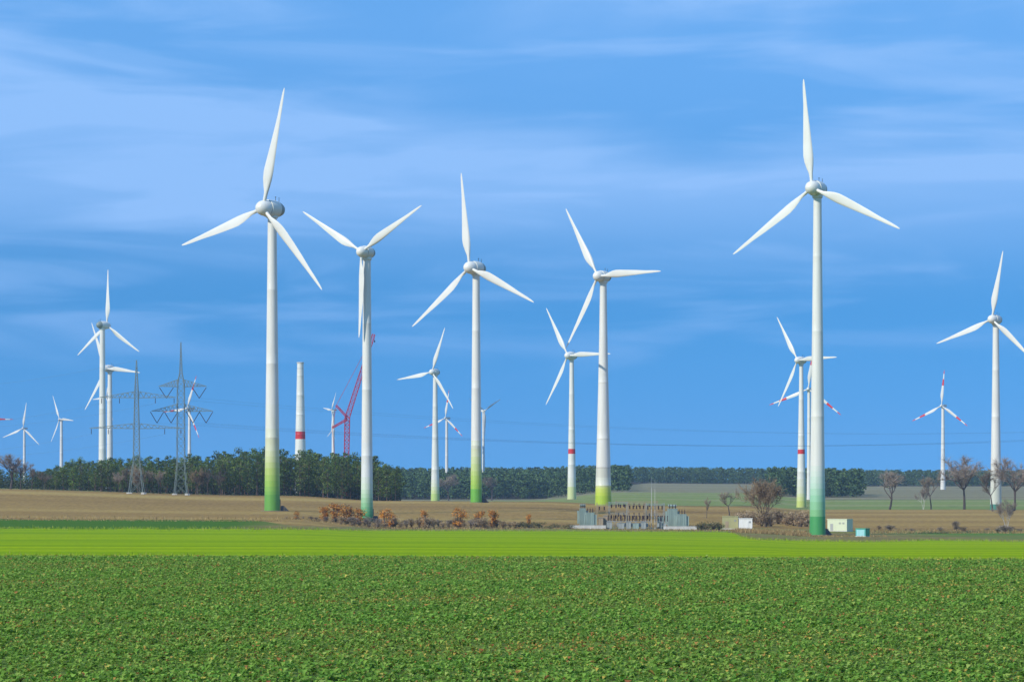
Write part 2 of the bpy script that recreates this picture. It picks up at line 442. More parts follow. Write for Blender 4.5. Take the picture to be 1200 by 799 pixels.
BLADE = blade_mesh('blade', M['blade']); BLADE_RED = blade_mesh('blade', M['blade_red'], .92)
# egg nacelle in rotor radii; the nose looks along -Y
NAC = MB().lathe([(.002,.130),(.022,.124),(.044,.106),(.058,.080),(.068,.048),(.073,.015),(.074,-.030),(.073,-.058)], 28, 'y')
for i, f in enumerate(NAC.f):
    ys = sum(NAC.v[k][1] for k in f) / len(f)
    NAC.m[i] = 1 if ys > .062 else 0  # rear faces take the painted shade
NAC = NAC.mesh('nacelle', [M['nacelle'], M['tail_shade']], True)
SPIN = MB().lathe([(.066,-.061),(.067,-.075),(.064,-.105),(.055,-.135),(.038,-.158),(.017,-.170),(.002,-.172)], 28, 'y').mesh('spinner', M['white'], True)
BOXN = MB()
for y0, y1, a, b in ((.17, .12, .032, .038), (.12, -.045, .038, .038)):
    BOXN.add([(-a,y0,-a),(a,y0,-a),(a,y0,a),(-a,y0,a),(-b,y1,-b),(b,y1,-b),(b,y1,b),(-b,y1,b)], [(0,1,2,3),(0,4,5,1),(1,5,6,2),(2,6,7,3),(3,7,4,0),(7,6,5,4)])
BOXN = BOXN.mesh('nacelle', M['nacelle'])
SPINB = MB().lathe([(.036,-.050),(.038,-.075),(.035,-.105),(.024,-.13),(.003,-.14)], 20, 'y').mesh('spinner', M['white'], True)
MAST = MB().bar((-.012,.05,.062),(-.012,.05,.108),.0022).bar((.014,.065,.058),(.014,.065,.10),.0022).bar((-.018,.05,.104),(-.004,.05,.104),.003).mesh('wind_sensor', M['steel_dark'])
ROT = -.105          # rotor plane along Y in radii

def ring_profile(rb, rt, H, p, seams):
    pr = []
    zs = sorted(set([i / 24 for i in range(25)] + [s for s in seams] + [s + .0015 for s in seams] + [s + .003 for s in seams]))
    for z in zs:
        r = rt + (rb - rt) * (1 - z) ** p
        if any(abs(z - s - .0015) < 1e-6 for s in seams): r *= 1.018
        pr.append((r, z))
    return pr
RED = (.55, .03, .03)
G = {'y': (.42, .52, .10), 'yl': (.55, .60, .30), 'yp': (.62, .64, .50), 'g1': (.20, .42, .10), 'g0': (.13, .33, .07)}
def turbine(px, D, hub, tips, yaw, wb, wt, label, red=False, p=1.15, stops=None, stair=False, boxy=False, seams=(.25, .5, .75), Rpx=None):
    """tips: image points of the three blade tips (clockwise); they give rotor size and phase"""
    cy = math.cos(yaw); yaw += math.atan((px - 600) / F)      # measured across the line of sight, turned into a compass heading
    cx = sum(t[0] for t in tips) / 3; cyy = sum(t[1] for t in tips) / 3
    dv = [(cyy - t[1]) for t in tips]; dh = [(t[0] - cx) for t in tips]
    Rp = Rpx or math.sqrt(2 / 3 * sum(v * v for v in dv))
    ang = [math.atan2(h / math.copysign(max(abs(cy), .2), cy), v) for h, v in zip(dh, dv)]
    order = sorted(range(3), key=lambda i: ang[i])
    c = s = 0
    for k, i in enumerate(order):
        a = ang[i] - k * 2 * math.pi / 3; c += math.cos(a); s += math.sin(a)
    a0 = math.atan2(s, c)
    sc = F / D
    x = wx(px, D); zb = gz(x, D)
    Hc = wz(cyy, D) - zb; Rm = Rp / sc
    if Rp > 38 and not Rpx:      # refine heading, phase, size and hub height with true perspective
        ov = .105 if not boxy else .085
        T = np.array([tips[i] for i in order], float)
        def proj(fit):
            y_, a_, r_, h_ = fit; out = []
            for k in range(3):
                t_ = a_ + k * 2 * math.pi / 3
                lx, ly = r_ * math.sin(t_), -ov * r_
                X = x + lx * math.cos(y_) + ly * math.sin(y_); Y = D - lx * math.sin(y_) + ly * math.cos(y_)
                out.append((600 + F * X / Y, HZ + F * (CAMZ - (zb + h_ + r_ * math.cos(t_))) / Y))
            return np.array(out)
        fit = np.array([yaw, a0, Rm, Hc]); st_ = np.array([1e-3, 1e-3, .02, .02])
        for it in range(12):
            r0 = (proj(fit) - T).ravel()
            J = np.stack([((proj(fit + np.eye(4)[j] * st_[j]) - T).ravel() - r0) / st_[j] for j in range(4)], 1)
            fit = fit - .8 * np.linalg.lstsq(J, r0, rcond=None)[0]
        if abs(fit[0] - yaw) < R(22) and abs(fit[2] / Rm - 1) < .2: yaw, a0, Rm, Hc = [float(v) for v in fit]
    root = thing('wind_turbine', label, 'wind turbine', (x, D, zb), -yaw, 'turbines of the wind farm')
    top = Hc - .060 * Rm if not boxy else Hc - .037 * Rm
    st = stops or [(0, WHITE), (1, WHITE)]
    if stops:
        st = []
        for (z0, c0), (z1, c1) in zip(stops, stops[1:] + [(1, None)]):
            st.append((z0, c0))
            if c1 and RED not in (c0, c1) and z0 > 0: st.append(((z0 + z1) / 2, tuple((a * .55 + b * .45) for a, b in zip(c0, c1))))
    tm = tower_mat('tower_paint', [(z * 1.0, c_) for z, c_ in st])
    pr = ring_profile(wb / 2 / sc / top, wt / 2 / sc / top, 1, p, seams)
    t = MB().lathe(pr, 36).build('tower', tm, root, (0, 0, -.3), True); t.scale = (top, top, top + .3)
    rt = wt / 2 / sc; rb_ = wb / 2 / sc
    MB().lathe([(rb_ * 1.45, -.5), (rb_ * 1.4, .06), (rb_ * 1.1, .2), (rb_ * .9, .2)], 32).build('foundation', M['earthy'], root)
    MB().lathe([(rt * 1.02, 0), (rt * 1.28, .25), (rt * 1.28, .9), (rt * 1.1, 1.1)], 28).build('yaw_collar', M['nacelle'], root, (0, 0, top - .9), True)
    na = link('nacelle', BOXN if boxy else NAC, root, (0, 0, Hc)); na.scale = (Rm,) * 3
    link('wind_sensor', MAST, na) if not boxy else None
    sp = link('spinner', SPINB if boxy else SPIN, root, (0, 0, Hc)); sp.scale = (Rm,) * 3
    for k in range(3):
        b = link('blade', BLADE_RED if red else BLADE, root, (0, (ROT if not boxy else -.085) * Rm, Hc))
        b.scale = (Rm,) * 3; b.rotation_euler = (0, a0 + k * 2 * math.pi / 3, 0)
    if stair:
        rb = wb / 2 / sc
        # entrance on the lee side: door, landing, steps and rails
        an = R(stair) + yaw; ux, uy = math.cos(an), math.sin(an)
        q = MB(); q.box((ux * (rb + .03), uy * (rb + .03), 3.1), (.16, 1.3, 2.3), an); q.build('door', M['steel_dark'], root)
        q = MB(); q.box((ux * (rb + .95), uy * (rb + .95), 1.85), (1.3, 1.5, .14), an); q.box((ux * (rb + .7), uy * (rb + .7), .9), (1.2, 1.3, 1.8), an)
        tx, ty = -uy, ux
        for i in range(7):
            w = .95 + .55 + .26 * i
            q.box((ux * (rb + w + .1), uy * (rb + w + .1), (1.65 - .26 * i) / 2), (.28, 1.2, 1.65 - .26 * i), an)
        q.build('stair', M['steel_dark'], root)
    return root
yw = R
turbine(958, 740, None, [(945,93),(1056,268),(861,299)], yw(29), 19, 9.5, 'tallest white wind turbine, its base banded in blue-green beside the small teal box', stair=40,
        stops=[(0,(.06,.29,.085)),(.056,(.19,.43,.19)),(.098,(.27,.52,.33)),(.137,(.44,.60,.48)),(.172,(.56,.64,.56)),(.205,WHITE)], seams=(.35,.6,.82))
turbine(319, 920, None, [(339,103),(377,338),(214,290)], yw(46.6), 18.5, 10.5, 'large wind turbine with long yellow-green base before the pine wood, left of the unfinished tower', stair=8,
        stops=[(0,(.12,.32,.05)),(.055,(.17,.37,.06)),(.085,(.26,.44,.07)),(.125,(.38,.50,.13)),(.165,(.50,.56,.28)),(.205,(.58,.61,.42)),(.28,(.64,.65,.56)),(.36,WHITE)])
turbine(430, 850, None, [(357.5,248.3),(496.4,240.6),(422,396)], yw(37), 14.5, 9, 'wind turbine with one blade straight down its tower, in front of the red crane', stair=15,
        stops=[(0,(.06,.28,.11)),(.03,(.10,.34,.14)),(.055,(.22,.44,.22)),(.09,(.38,.55,.36)),(.125,(.54,.63,.50)),(.17,(.62,.65,.62)),(.3,WHITE)])
turbine(558, 1120, None, [(546,203),(627,352.8),(484,384.5)], yw(42), 13.5, 8.5, 'wind turbine with bright green and yellow base behind the middle of the orange shrubs', stair=15,
        stops=[(0,(.13,.36,.04)),(.06,(.27,.46,.06)),(.10,(.36,.51,.10)),(.14,(.47,.56,.22)),(.20,(.57,.61,.40)),(.27,WHITE)])
turbine(707, 1124, None, [(666.4,244.3),(777,318),(666.4,408.3)], yw(39), 19.5, 8, 'wind turbine with a stout tower and lime yellow base directly behind the substation', p=1.35,
        stops=[(0,(.34,.48,.03)),(.045,(.42,.53,.05)),(.075,(.50,.57,.14)),(.09,(.60,.62,.52)),(.165,(.45,.44,.38)),(.172,WHITE)], seams=(.09,.3,.55))
turbine(1167, 1300, None, [(1177,294),(1214,425),(1098,403)], yw(32), 13.5, 7, 'wind turbine at the right edge, bare tree crowns crossing its teal-footed tower', p=1.2,
        stops=[(0,(.05,.20,.15)),(.035,(.50,.53,.45)),(.2,WHITE)])
turbine(670, 1650, None, [(643.8,360.8),(717.6,414),(641.6,475)], yw(41), 10.5, 5, 'wind turbine with one red tower ring, just left of the lime-footed turbine', p=1.2,
        stops=[(0,(.50,.55,.26)),(.09,(.60,.62,.50)),(.16,WHITE),(.325,RED),(.36,WHITE)])
turbine(510, 1948, None, [(522,384),(531,478.7),(464.8,445)], yw(42), 10.5, 5, 'smaller wind turbine with a pale green foot before the far pine forest', p=1.3,
        stops=[(0,(.40,.52,.16)),(.06,(.50,.57,.26)),(.115,(.60,.63,.48)),(.17,WHITE)])
turbine(523.5, 2320, None, [(527,457),(541,510.6),(495.8,502)], yw(37), 4.2, 3, 'small red-tipped wind turbine in the far forest beside the pale-green-footed one', red=True, boxy=True)
turbine(566.5, 2350, None, [(586,466.7),(566,509),(547,467.6)], yw(-40), 3.6, 2.6, 'small wind turbine with dim grey blades half hidden behind the bright green-based tower', boxy=True)
turbine(390.5, 2100, None, [(397,457),(391,501),(379.4,483)], yw(68), 4.2, 3, 'small wind turbine seen edge-on above the pine wood beside the red crane', boxy=True)
turbine(390, 2500, None, [(396,519),(387,506),(389,489)], yw(70), 3.4, 2.4, 'tiny wind turbine, its rotor showing low on the edge-on turbine by the crane', boxy=True)
turbine(120, 1860, None, [(123.8,315),(160,412),(88,417)], yw(-129), 9.5, 6, 'higher wind turbine of the close pair behind the wood, one blade straight up')
turbine(128.8, 2060, None, [(111,378),(166,436),(101,481)], yw(47), 8, 5, 'lower wind turbine of the close pair behind the wood, one blade level')
turbine(127, 2600, None, [(113,441),(141,495),(127,460)], yw(62), 4, 3, 'far wind turbine almost hidden behind the close pair, one blade showing', boxy=True, Rpx=33)
turbine(28.5, 2700, None, [(32,471.5),(46,521),(3,513)], yw(36), 3.8, 2.6, 'small white wind turbine behind the bare brown trees at the left edge', boxy=True)
turbine(72, 2600, None, [(62.5,463.5),(85,492),(59,518.4)], yw(58), 5, 3, 'small narrow wind turbine between the left edge trees and the close pair', boxy=True)
turbine(-21, 2700, None, [(15,491.5),(-42,459),(-42,524)], yw(12), 4.5, 3, 'wind turbine showing only one red and white blade at the left edge', red=True, boxy=True)
turbine(222, 2475, None, [(233.4,439.4),(233,512.7),(193.5,483.8)], yw(51), 4.8, 3, 'small red-tipped wind turbine seen through the arms of the right lattice pylon', red=True, boxy=True)
turbine(939, 1420, None, [(914,371),(983,418),(914,477)], yw(41), 11.5, 4.6, 'wind turbine with red ring and yellowish foot just left of the tallest turbine', p=1.3,
        stops=[(0,(.46,.52,.14)),(.05,(.52,.57,.22)),(.10,(.58,.60,.44)),(.2,WHITE),(.375,RED),(.405,WHITE)])
turbine(948, 1800, None, [(951.4,408),(985,486),(898,473)], yw(12), 5.4, 3.6, 'red-tipped wind turbine half hidden behind the tallest turbine', red=True, boxy=True)
turbine(1105, 2400, None, [(1108.8,433),(1134.5,498.8),(1070,494)], yw(28), 6, 3.4, 'red-tipped wind turbine standing alone behind the bare trees at the right', red=True, boxy=True)

# unfinished tower
D = 1900; x = wx(352, D); zb = gz(x, D); H = wz(425, D) - zb; sc = F / D
ut = thing('unfinished_tower', 'unfinished white turbine tower with a red ring and no rotor above the pine wood', 'tower', (x, D, zb))
zr = lambda y: (wz(y, D) - zb) / H
tm = tower_mat('tower_paint', [(0, WHITE), (zr(515), RED), (zr(506), WHITE), (zr(433), (.55, .56, .53)), (zr(431.5), WHITE)])
t = MB().lathe(ring_profile(15 / 2 / sc / H, 7.5 / 2 / sc / H, 1, 1.05, (.3, .45, .6, .75, .9)), 36).build('tower_shaft', tm, ut, (0, 0, 0), True); t.scale = (H,) * 3
MB().lathe([(2.45, 0), (2.75, .2), (2.75, .9), (2.5, 1.0)], 28).build('top_flange', M['concrete'], ut, (0, 0, H - .6), True)

# ------------------------------------------------------------------ crawler crane
def lattice(q, a, b, wa, wb, n, r, up=(0, 1, 0)):
    a, b = Vector(a), Vector(b); d = (b - a).normalized()
    u = d.cross(Vector(up)).normalized(); w = d.cross(u).normalized()
    prev = None
    for i in range(n + 1):
        t = i / n; c = a.lerp(b, t); h = (wa + (wb - wa) * t) / 2
        cr = [c + u * h + w * h, c + u * h - w * h, c - u * h - w * h, c - u * h + w * h]
        for k in range(4):
            q.bar(cr[k], cr[(k + 1) % 4], r * .6)
            if prev:
                q.bar(prev[k], cr[k], r); q.bar(prev[k] if i % 2 else prev[(k + 1) % 4], cr[(k + 1) % 4] if i % 2 else cr[k], r * .65)
        prev = cr
D = 1950
cb = spot(403.5, D); P = lambda px, py, dy=0: Vector((wx(px, D) - cb.x, dy, wz(py, D) - cb.z))
cr = thing('crawler_crane', 'red lattice crawler crane with a raised jib behind the pine wood', 'crane', cb)
for s in (-3.6, 3.6):
    q = MB()
    q.box((0, s, .85), (9.5, 1.4, 1.5))
    for e in (-4.7, 4.7): q.add(*( [[(e + .75 * math.cos(t) , s + dy, .85 + .75 * math.sin(t)) for dy in (-.7, .7) for t in [2*math.pi*k/14 for k in range(14)]], [(k, (k+1) % 14, 14 + (k+1) % 14, 14 + k) for k in range(14)] + [tuple(range(13,-1,-1)), tuple(range(14,28))]] ))
    q.build('crawler_track', M['steel_dark'], cr)
q = MB(); q.box((-1, 0, 2.7), (9, 4.2, 2.0)); q.box((0, 0, 1.5), (4, 6, .8)); q.build('superstructure', M['crane'], cr)
MB().box((3.6, -2.9, 3.0), (2, 1.5, 2.2)).build('cab', M['cabinet'], cr)
q = MB()
for k in range(5): q.box((-6.2, 0, 2.1 + .55 * k), (2.2, 5.5 , .5))
q.build('counterweight', M['steel_dark'], cr)
q = MB(); lattice(q, (1.2, 0, 3.2), P(407, 489), 3.4, 3.6, 20, .36); q.build('boom', M['crane'], cr)
q = MB(); lattice(q, P(407, 489), P(438, 392), 3.4, 2.0, 22, .33); q.build('jib', M['crane'], cr)
q = MB(); lattice(q, P(407, 489), P(394, 475), 1.4, 1.2, 6, .33); q.build('strut', M['crane'], cr)
q = MB(); lattice(q, P(407, 491), P(389.5, 501), 1.4, 1.2, 7, .33); q.build('strut', M['crane'], cr)
q = MB()
for dy in (-.8, .8):
    q.bar(P(394, 475, dy), P(436, 396, dy), .11); q.bar(P(389.5, 501, dy), P(394, 475, dy), .11); q.bar(P(389.5, 501, dy), (-5.5, dy, 4.2), .11)
q.bar(P(438.5, 391), P(439, 399), .1); q.build('hoist_rope', M['crane'], cr)
MB().box(tuple(P(439, 400)), (.9, .9, 1.6)).build('hook_block', M['steel_dark'], cr)

# ------------------------------------------------------------------ lattice pylons and conductors
def pylon(px, D, ytop, label, style):
    b = spot(px, D); s = F / D
    root = thing('lattice_pylon', label, 'pylon', b, 0, 'lattice pylons by the wood')
    h = lambda y: wz(y, D) - b.z
    Z = lambda y: h(y)
    q = MB()
    zt = Z(ytop)
    if style == 'delta':
        ya, yb_ = Z(466), Z(501); hw = [(0, 17), (Z(540), 7.2), (yb_, 6.0), (ya, 4.4), (Z(458), 4.0), (zt, .5)]
    else:
        ya, yb_ = Z(453), Z(482); hw = [(0, 15), (Z(545), 9.0), (yb_, 8.4), (ya, 8.0), (Z(444), 6.0), (Z(438), 3.0), (zt, .5)]
    hz_ = [w[0] for w in hw]; ww = [w[1] / s for w in hw]
    prev = None; zl = 0; lv = [0]
    while zl < zt - 1.5:
        w = np.interp(zl, hz_, ww); zl += max(1.6, w * .95); lv.append(min(zl, zt))
    lv[-1] = zt
    for i, z in enumerate(lv):
        w = float(np.interp(z, hz_, ww)) / 2
        c = [Vector((-w, -w, z)), Vector((w, -w, z)), Vector((w, w, z)), Vector((-w, w, z))]
        for k in range(4):
            q.bar(c[k], c[(k + 1) % 4], .05)
            if prev:
                q.bar(prev[k], c[k], .15); q.bar(prev[k], c[(k + 1) % 4], .065); q.bar(prev[(k + 1) % 4], c[k], .065)
        prev = c
    q.build('lattice_body', M['pylon'], root)
    q = MB()
    for dx in (-1, 1):
        for dy in (-1, 1): q.box((dx * ww[0] / 2, dy * ww[0] / 2, .25), (1.4, 1.4, .9))
    q.build('footing', M['concrete'], root)
    tips = []
    def arm(yc, span_l, span_r, rise, names):
        z = Z(yc); zr_ = Z(yc - rise)
        q = MB(); hb = float(np.interp(z, hz_, ww)) / 2
        for sg, sp in ((-1, span_l / s), (1, span_r / s)):
            tip = Vector((sg * sp, 0, z + .2))
            n = 7
            for dy in (-hb, hb):
                a, t = Vector((sg * hb, dy, z)), Vector((sg * hb * .6, dy * .7, zr_))
                q.bar(a, tip, .17); q.bar(t, tip, .14)
                pa = None
                for i in range(n):
                    A = a.lerp(tip, i / n); B = t.lerp(tip, (i + .5) / n)
                    q.bar(A, B, .085)
                    if pa: q.bar(pa, A, .085)
                    pa = B
            for i in range(1, n):
                w = hb * (1 - i / n); xx = sg * (hb + (sp - hb) * i / n); q.bar((xx, -w, z), (xx, w, z), .06)
        q.build('crossarm', M['pylon'], root)
    def hang(dx, ytop_, drop, v=0.0):
        q = MB(); x0 = dx / s; z0 = Z(ytop_)
        if v:
            lo = Vector((x0, 0, z0 - drop / s))
            for sg in (-1, 1):
                a = Vector((x0 + sg * v / s, 0, z0)); q.bar(a, lo, .16, 0, 6); tips_l = lo
            tips.append(lo)
        else:
            q.bar((x0, 0, z0), (x0, 0, z0 - drop / s), .15, 0, 6); tips.append(Vector((x0, 0, z0 - drop / s)))
        q.build('insulator', M['insul'], root)
    if style == 'delta':
        arm(466, 43, 46, 7.5, None); arm(502, 55, 54, 6, None)
        for d in (-41, -20, 22, 44): hang(d, 466.5, 6)
        for d in (-53, -33, 33, 52): hang(d, 502.5, 6)
    else:
        arm(453, 26, 30, 8.5, None); arm(482, 34.5, 37.5, 9, None)
        for d in (-17, 21.5): hang(d, 454, 12.5, 8.2)
        for d in (-28, -11.5, 14, 29.5): hang(d, 482.5, 13, 7.8)
    tips.append(Vector((0, 0, zt)))
    return b, tips
bA, tA = pylon(160, 1165, 422, 'left lattice pylon with two long straight crossarms before the wood', 'delta')
bB, tB = pylon(212, 1172, 401, 'right lattice pylon with short arms and hanging V strings before the wood', 'barrel')
def conductor(a, b, sag, label, group, r=.03, n=28):
    pts = []
    for i in range(n + 1):
        t = i / n; p = a.lerp(b, t); p.z -= sag * 4 * t * (1 - t); pts.append(p)
    q = MB()
    for i in range(n): q.bar(pts[i], pts[i + 1], r)
    tag(q.build('power_cable', M['cable']), label, 'cable', group)
for i, t in enumerate(tB[:-1]):
    a = bB + t
    b = Vector((wx(1330, 1500) + t.x, 1500 + t.y, wz(509, 1500) + (t.z - tB[2].z) * .32))
    conductor(a, b, 8.5, 'thin power cable sagging from the right lattice pylon across the sky to the right edge', 'cables of the right pylon')
for i, t in enumerate(tA[::2]):
    a = bA + t
    conductor(a, Vector((wx(-260, 1320) + t.x, 1320, a.z - 4)), 7.5, 'thin power cable leading from the left lattice pylon out past the left edge', 'cables of the left pylon')

# ------------------------------------------------------------------ trees
def pine_proto(seed, H=18.0, needles='needles', low=.35, spread=.21, nclump=15, nq=52, q0=.75):
    rs = random.Random(seed)
    tr = MB()
    lean = Vector((rs.uniform(-.5, .5), rs.uniform(-.5, .5), 0))
    pts = [Vector((0, 0, -.6)) + Vector((0, 0, (H * .93 + .6) * i / 6)) + lean * (i / 6) ** 2 for i in range(7)]
    tr.tube(pts, [.30, .25, .21, .18, .14, .10, .05], 7)
    cl = []
    for i in range(nclump):
        t = low + (1 - low) * ((i + rs.random() * .8) / nclump)
        rad = spread * H * (1 - ((t - .62) / .5) ** 2 * .75) * rs.uniform(.35, 1.0)
        if t > .9: rad *= .35
        a = i * 2.4 + rs.uniform(-.6, .6)
        c = Vector((math.cos(a) * rad, math.sin(a) * rad, t * H - .3)) + lean * t * t
        r = H * rs.uniform(.075, .135) * (1 if t < .85 else .85)
        cl.append((c, r))
        o = Vector((0, 0, t * H - 1.2)) + lean * t * t
        tr.tube([o, o.lerp(c, .6) + Vector((0, 0, -.2)), c], [.09, .06, .03], 5)
    V, Fq = [], []
    for c, r in cl:
        for k in range(nq):
            d = Vector((rs.gauss(0, 1), rs.gauss(0, 1), rs.gauss(0, .8))).normalized()
            p = c + Vector((d.x, d.y, d.z * .62)) * r * rs.uniform(.45, 1.08)
            nn = (d + Vector((0, 0, .25)) + Vector((rs.gauss(0, .38), rs.gauss(0, .38), rs.gauss(0, .38)))).normalized()
            u = nn.cross(Vector((rs.gauss(0, 1), rs.gauss(0, 1), rs.gauss(0, 1))))
            if u.length < .05: continue
            u.normalize(); w = nn.cross(u); s = q0 * rs.uniform(.45, 1.0)
            b = len(V); V += [p - u * s * .6, p + w * s * .36, p + u * s * .6, p - w * s * .36]; Fq.append((b, b + 1, b + 2, b + 3))
    return tr.mesh('trunk', M['pine_bark'], True), MB().add(V, Fq).mesh('crown', M[needles])
PINES = [pine_proto(21, low=.16, nclump=20), pine_proto(22, low=.30, spread=.21, nclump=17), pine_proto(23, needles='needles_warm', low=.14, spread=.22, nclump=20),
         pine_proto(24, low=.12, spread=.2, nclump=21), pine_proto(25, low=.36, spread=.25, nclump=17), pine_proto(26, needles='needles_warm', low=.22, spread=.23, nclump=19)]

def bare_proto(seed, H=12.0, bark='bark', twig='twig', spread=.8, stems=1, ntw=11, fork=.30, tw=.011, leafy_=False):
    rs = random.Random(seed)
    tr, tg = MB(), ([], [])
    tips = []
    def grow(p, d, L, r, lv):
        pts, rr = [p], [r]
        q = p; dd = d
        for i in range(3):
            dd = (dd + Vector((rs.gauss(0, .10), rs.gauss(0, .10), rs.gauss(0, .05) + .05))).normalized()
            q = q + dd * L / 3; pts.append(q); rr.append(r * (1 - .14 * (i + 1)))
        tr.tube(pts, rr, 6 if lv < 2 else 4)
        if lv >= 4: tips.append((q, dd, L)); return
        for k in range(rs.choice((2, 3, 3)) if lv else rs.choice((4, 5))):
            s = pts[-1] if k == 0 else pts[rs.choice((1, 2, 3))] if lv else pts[rs.choice((2, 3, 3))]
            nd = (dd + Vector((rs.gauss(0, spread), rs.gauss(0, spread), rs.gauss(.15, .35)))).normalized()
            grow(s, nd, L * rs.uniform(.58, .8), r * .5, lv + 1)
        if lv >= 2: tips.append((q, dd, L))
    for s in range(stems):
        a = s * 2.1 + rs.random(); tl = .16 if stems > 1 else .04
        d = Vector((math.cos(a) * tl * 2, math.sin(a) * tl * 2, 1)).normalized()
        grow(Vector((math.cos(a) * .2 * (stems > 1), math.sin(a) * .2 * (stems > 1), -.3)), d, H * fork * rs.uniform(.85, 1.1), H * .0165 / (1 + .3 * (stems - 1)), 0)
    V, Fq = tg
    for p, d, L in tips:
        for k in range(ntw):
            nd = (d + Vector((rs.gauss(0, .7), rs.gauss(0, .7), rs.gauss(.1, .5)))).normalized()
            ln = L * rs.uniform(.6, 1.5); s0 = p - d * L * rs.uniform(0, .8)
            sd = nd.cross(Vector((rs.gauss(0, 1), rs.gauss(0, 1), rs.gauss(0, 1)))).normalized() * tw * H / 12 * 2.2
            e = s0 + nd * ln; m = s0.lerp(e, .5) + sd * 1.5
            b = len(V); V += [s0 - sd, s0 + sd, e]; Fq.append((b, b + 1, b + 2))
    zmax = max(v[2] for v in V); k = H / zmax
    V = [Vector(v) * k for v in V]; tr.v = [tuple(c * k for c in v) for v in tr.v]
    return tr.mesh('trunk', M[bark], True), MB().add(V, Fq).mesh('twigs', M[twig])
BARE = [bare_proto(41, bark='bark_dark', twig='twig_red'), bare_proto(42, bark='bark_dark', spread=.6), bare_proto(43, bark='bark_dark', twig='twig_red', spread=.85, ntw=15),
        bare_proto(44, twig='thicket', stems=5, fork=.24, spread=.42, ntw=10), bare_proto(45, stems=3, bark='birch', twig='twig_red', spread=.45)]

def shrub_proto(seed, mat, H=4.0, W=2.6, nl=420, q0=.32, stems=5, bark='bark', low=.25, thin=False):
    rs = random.Random(seed)
    tr = MB(); V, Fq = [], []
    cl = []
    for i in range(stems):
        a = rs.uniform(0, 6.28); rr = rs.uniform(.2, 1) * W * .4
        top = Vector((math.cos(a) * rr, math.sin(a) * rr, H * rs.uniform(.6, .95)))
        tr.tube([Vector((top.x * .15, top.y * .15, -.2)), top * .5 + Vector((0, 0, .1)), top], [.07, .05, .02], 5)
        cl.append((top * rs.uniform(.75, .95), W * rs.uniform(.2, .34)))
        cl.append((Vector((top.x * .9, top.y * .9, H * rs.uniform(low, .6))), W * rs.uniform(.18, .32)))
    for k in range(nl):
        c, r = rs.choice(cl)
        d = Vector((rs.gauss(0, 1), rs.gauss(0, 1), rs.gauss(0, 1))).normalized() * r * rs.uniform(.2, 1.05)
        p = c + d; u = Vector((rs.gauss(0, 1), rs.gauss(0, 1), rs.gauss(0, 1))).normalized()
        w = u.cross(Vector((rs.gauss(0, 1), rs.gauss(0, 1), rs.gauss(0, 1)))).normalized()
        s = q0 * rs.uniform(.5, 1); asp = .09 if thin else .5
        if thin: s *= 2.4; u = (u + Vector((0, 0, .8))).normalized()
        b = len(V); V += [p - u * s * .5, p + w * s * asp * .6, p + u * s * .5, p - w * s * asp * .6]; Fq.append((b, b + 1, b + 2, b + 3))
    V = [Vector((v.x, v.y, max(v.z, .02))) for v in V]
    return tr.mesh('stems', M[bark], True), MB().add(V, Fq).mesh('foliage', M[mat])
AUT = [shrub_proto(s, 'autumn', bark='bark', nl=800, q0=.3, low=.12, stems=7) for s in (61, 62, 63)]
BRN = [shrub_proto(s, 'thicket', nl=900, stems=9, thin=True, low=.1) for s in (71, 72, 73)]
RBRN = [shrub_proto(s, 'twig_red', nl=800, stems=8, thin=True, low=.1) for s in (74, 75)]
GRN = [shrub_proto(s, 'bush', H=2, W=3, nl=300, q0=.3, low=.1) for s in (81, 82)]

def plant(kind, proto, px, D, hgt, base_h, label, cat, group=None, names=('trunk', 'crown'), wide=1.0):
    b = spot(px, D); k = hgt / base_h
    t = thing(kind, label, cat, b, rnd.uniform(0, 6.28), group); t.scale = (k * wide, k * wide, k)
    link(names[0], proto[0], t); link(names[1], proto[1], t)
    return t

# the near pine wood on the left
def wood_top(px):
    return float(np.interp(px, [-80, 30, 60, 90, 150, 205, 250, 300, 330, 395, 440, 468], [545, 549, 549, 538, 536, 536, 533, 527, 527, 531, 538, 549]))
bare_at = [(12, 1199, 526, 0, 1.25), (24, 1206, 534, 2, 1.1), (37, 1202, 545, 0, 1.1), (52, 1200, 551, 2, 1.0), (139, 1197, 551, 2, .9), (151, 1199, 541, 1, .8), (162, 1196, 543, 3, .8), (171, 1200, 545, 1, .8), (187, 1199, 548, 0, .8),
           (243, 1203, 546, 1, .7), (257, 1200, 549, 2, .8), (232, 1204, 545, 3, .6)]
npine = 0
for r_, (d0, step, rise) in enumerate(((1206, 8.6, .86), (1222, 8.8, .96), (1242, 9.3, 1.0), (1268, 9.8, 1.03), (1300, 10.5, 1.03))):
    px = -70 + r_ * 3
    while px < 469:
        D = d0 + rnd.uniform(-5, 5); q = px + rnd.uniform(-2.6, 2.6); px += step
        if q < 42 and rnd.random() < .55: continue
        b = spot(q, D)
        need = (wz(wood_top(q), D) - b.z) * rise * rnd.uniform(.78, 1.07)
        if need < 5: continue
        if r_ < 2 and rnd.random() < .12: continue
        plant('pine_tree', rnd.choice(PINES), q, D, need, 18.0, 'dark green pine in the dense wood at the left behind the stubble field', 'tree', 'pines of the left wood', wide=rnd.uniform(.85, 1.12) * (1 if need > 13 else 1.25))
        npine += 1
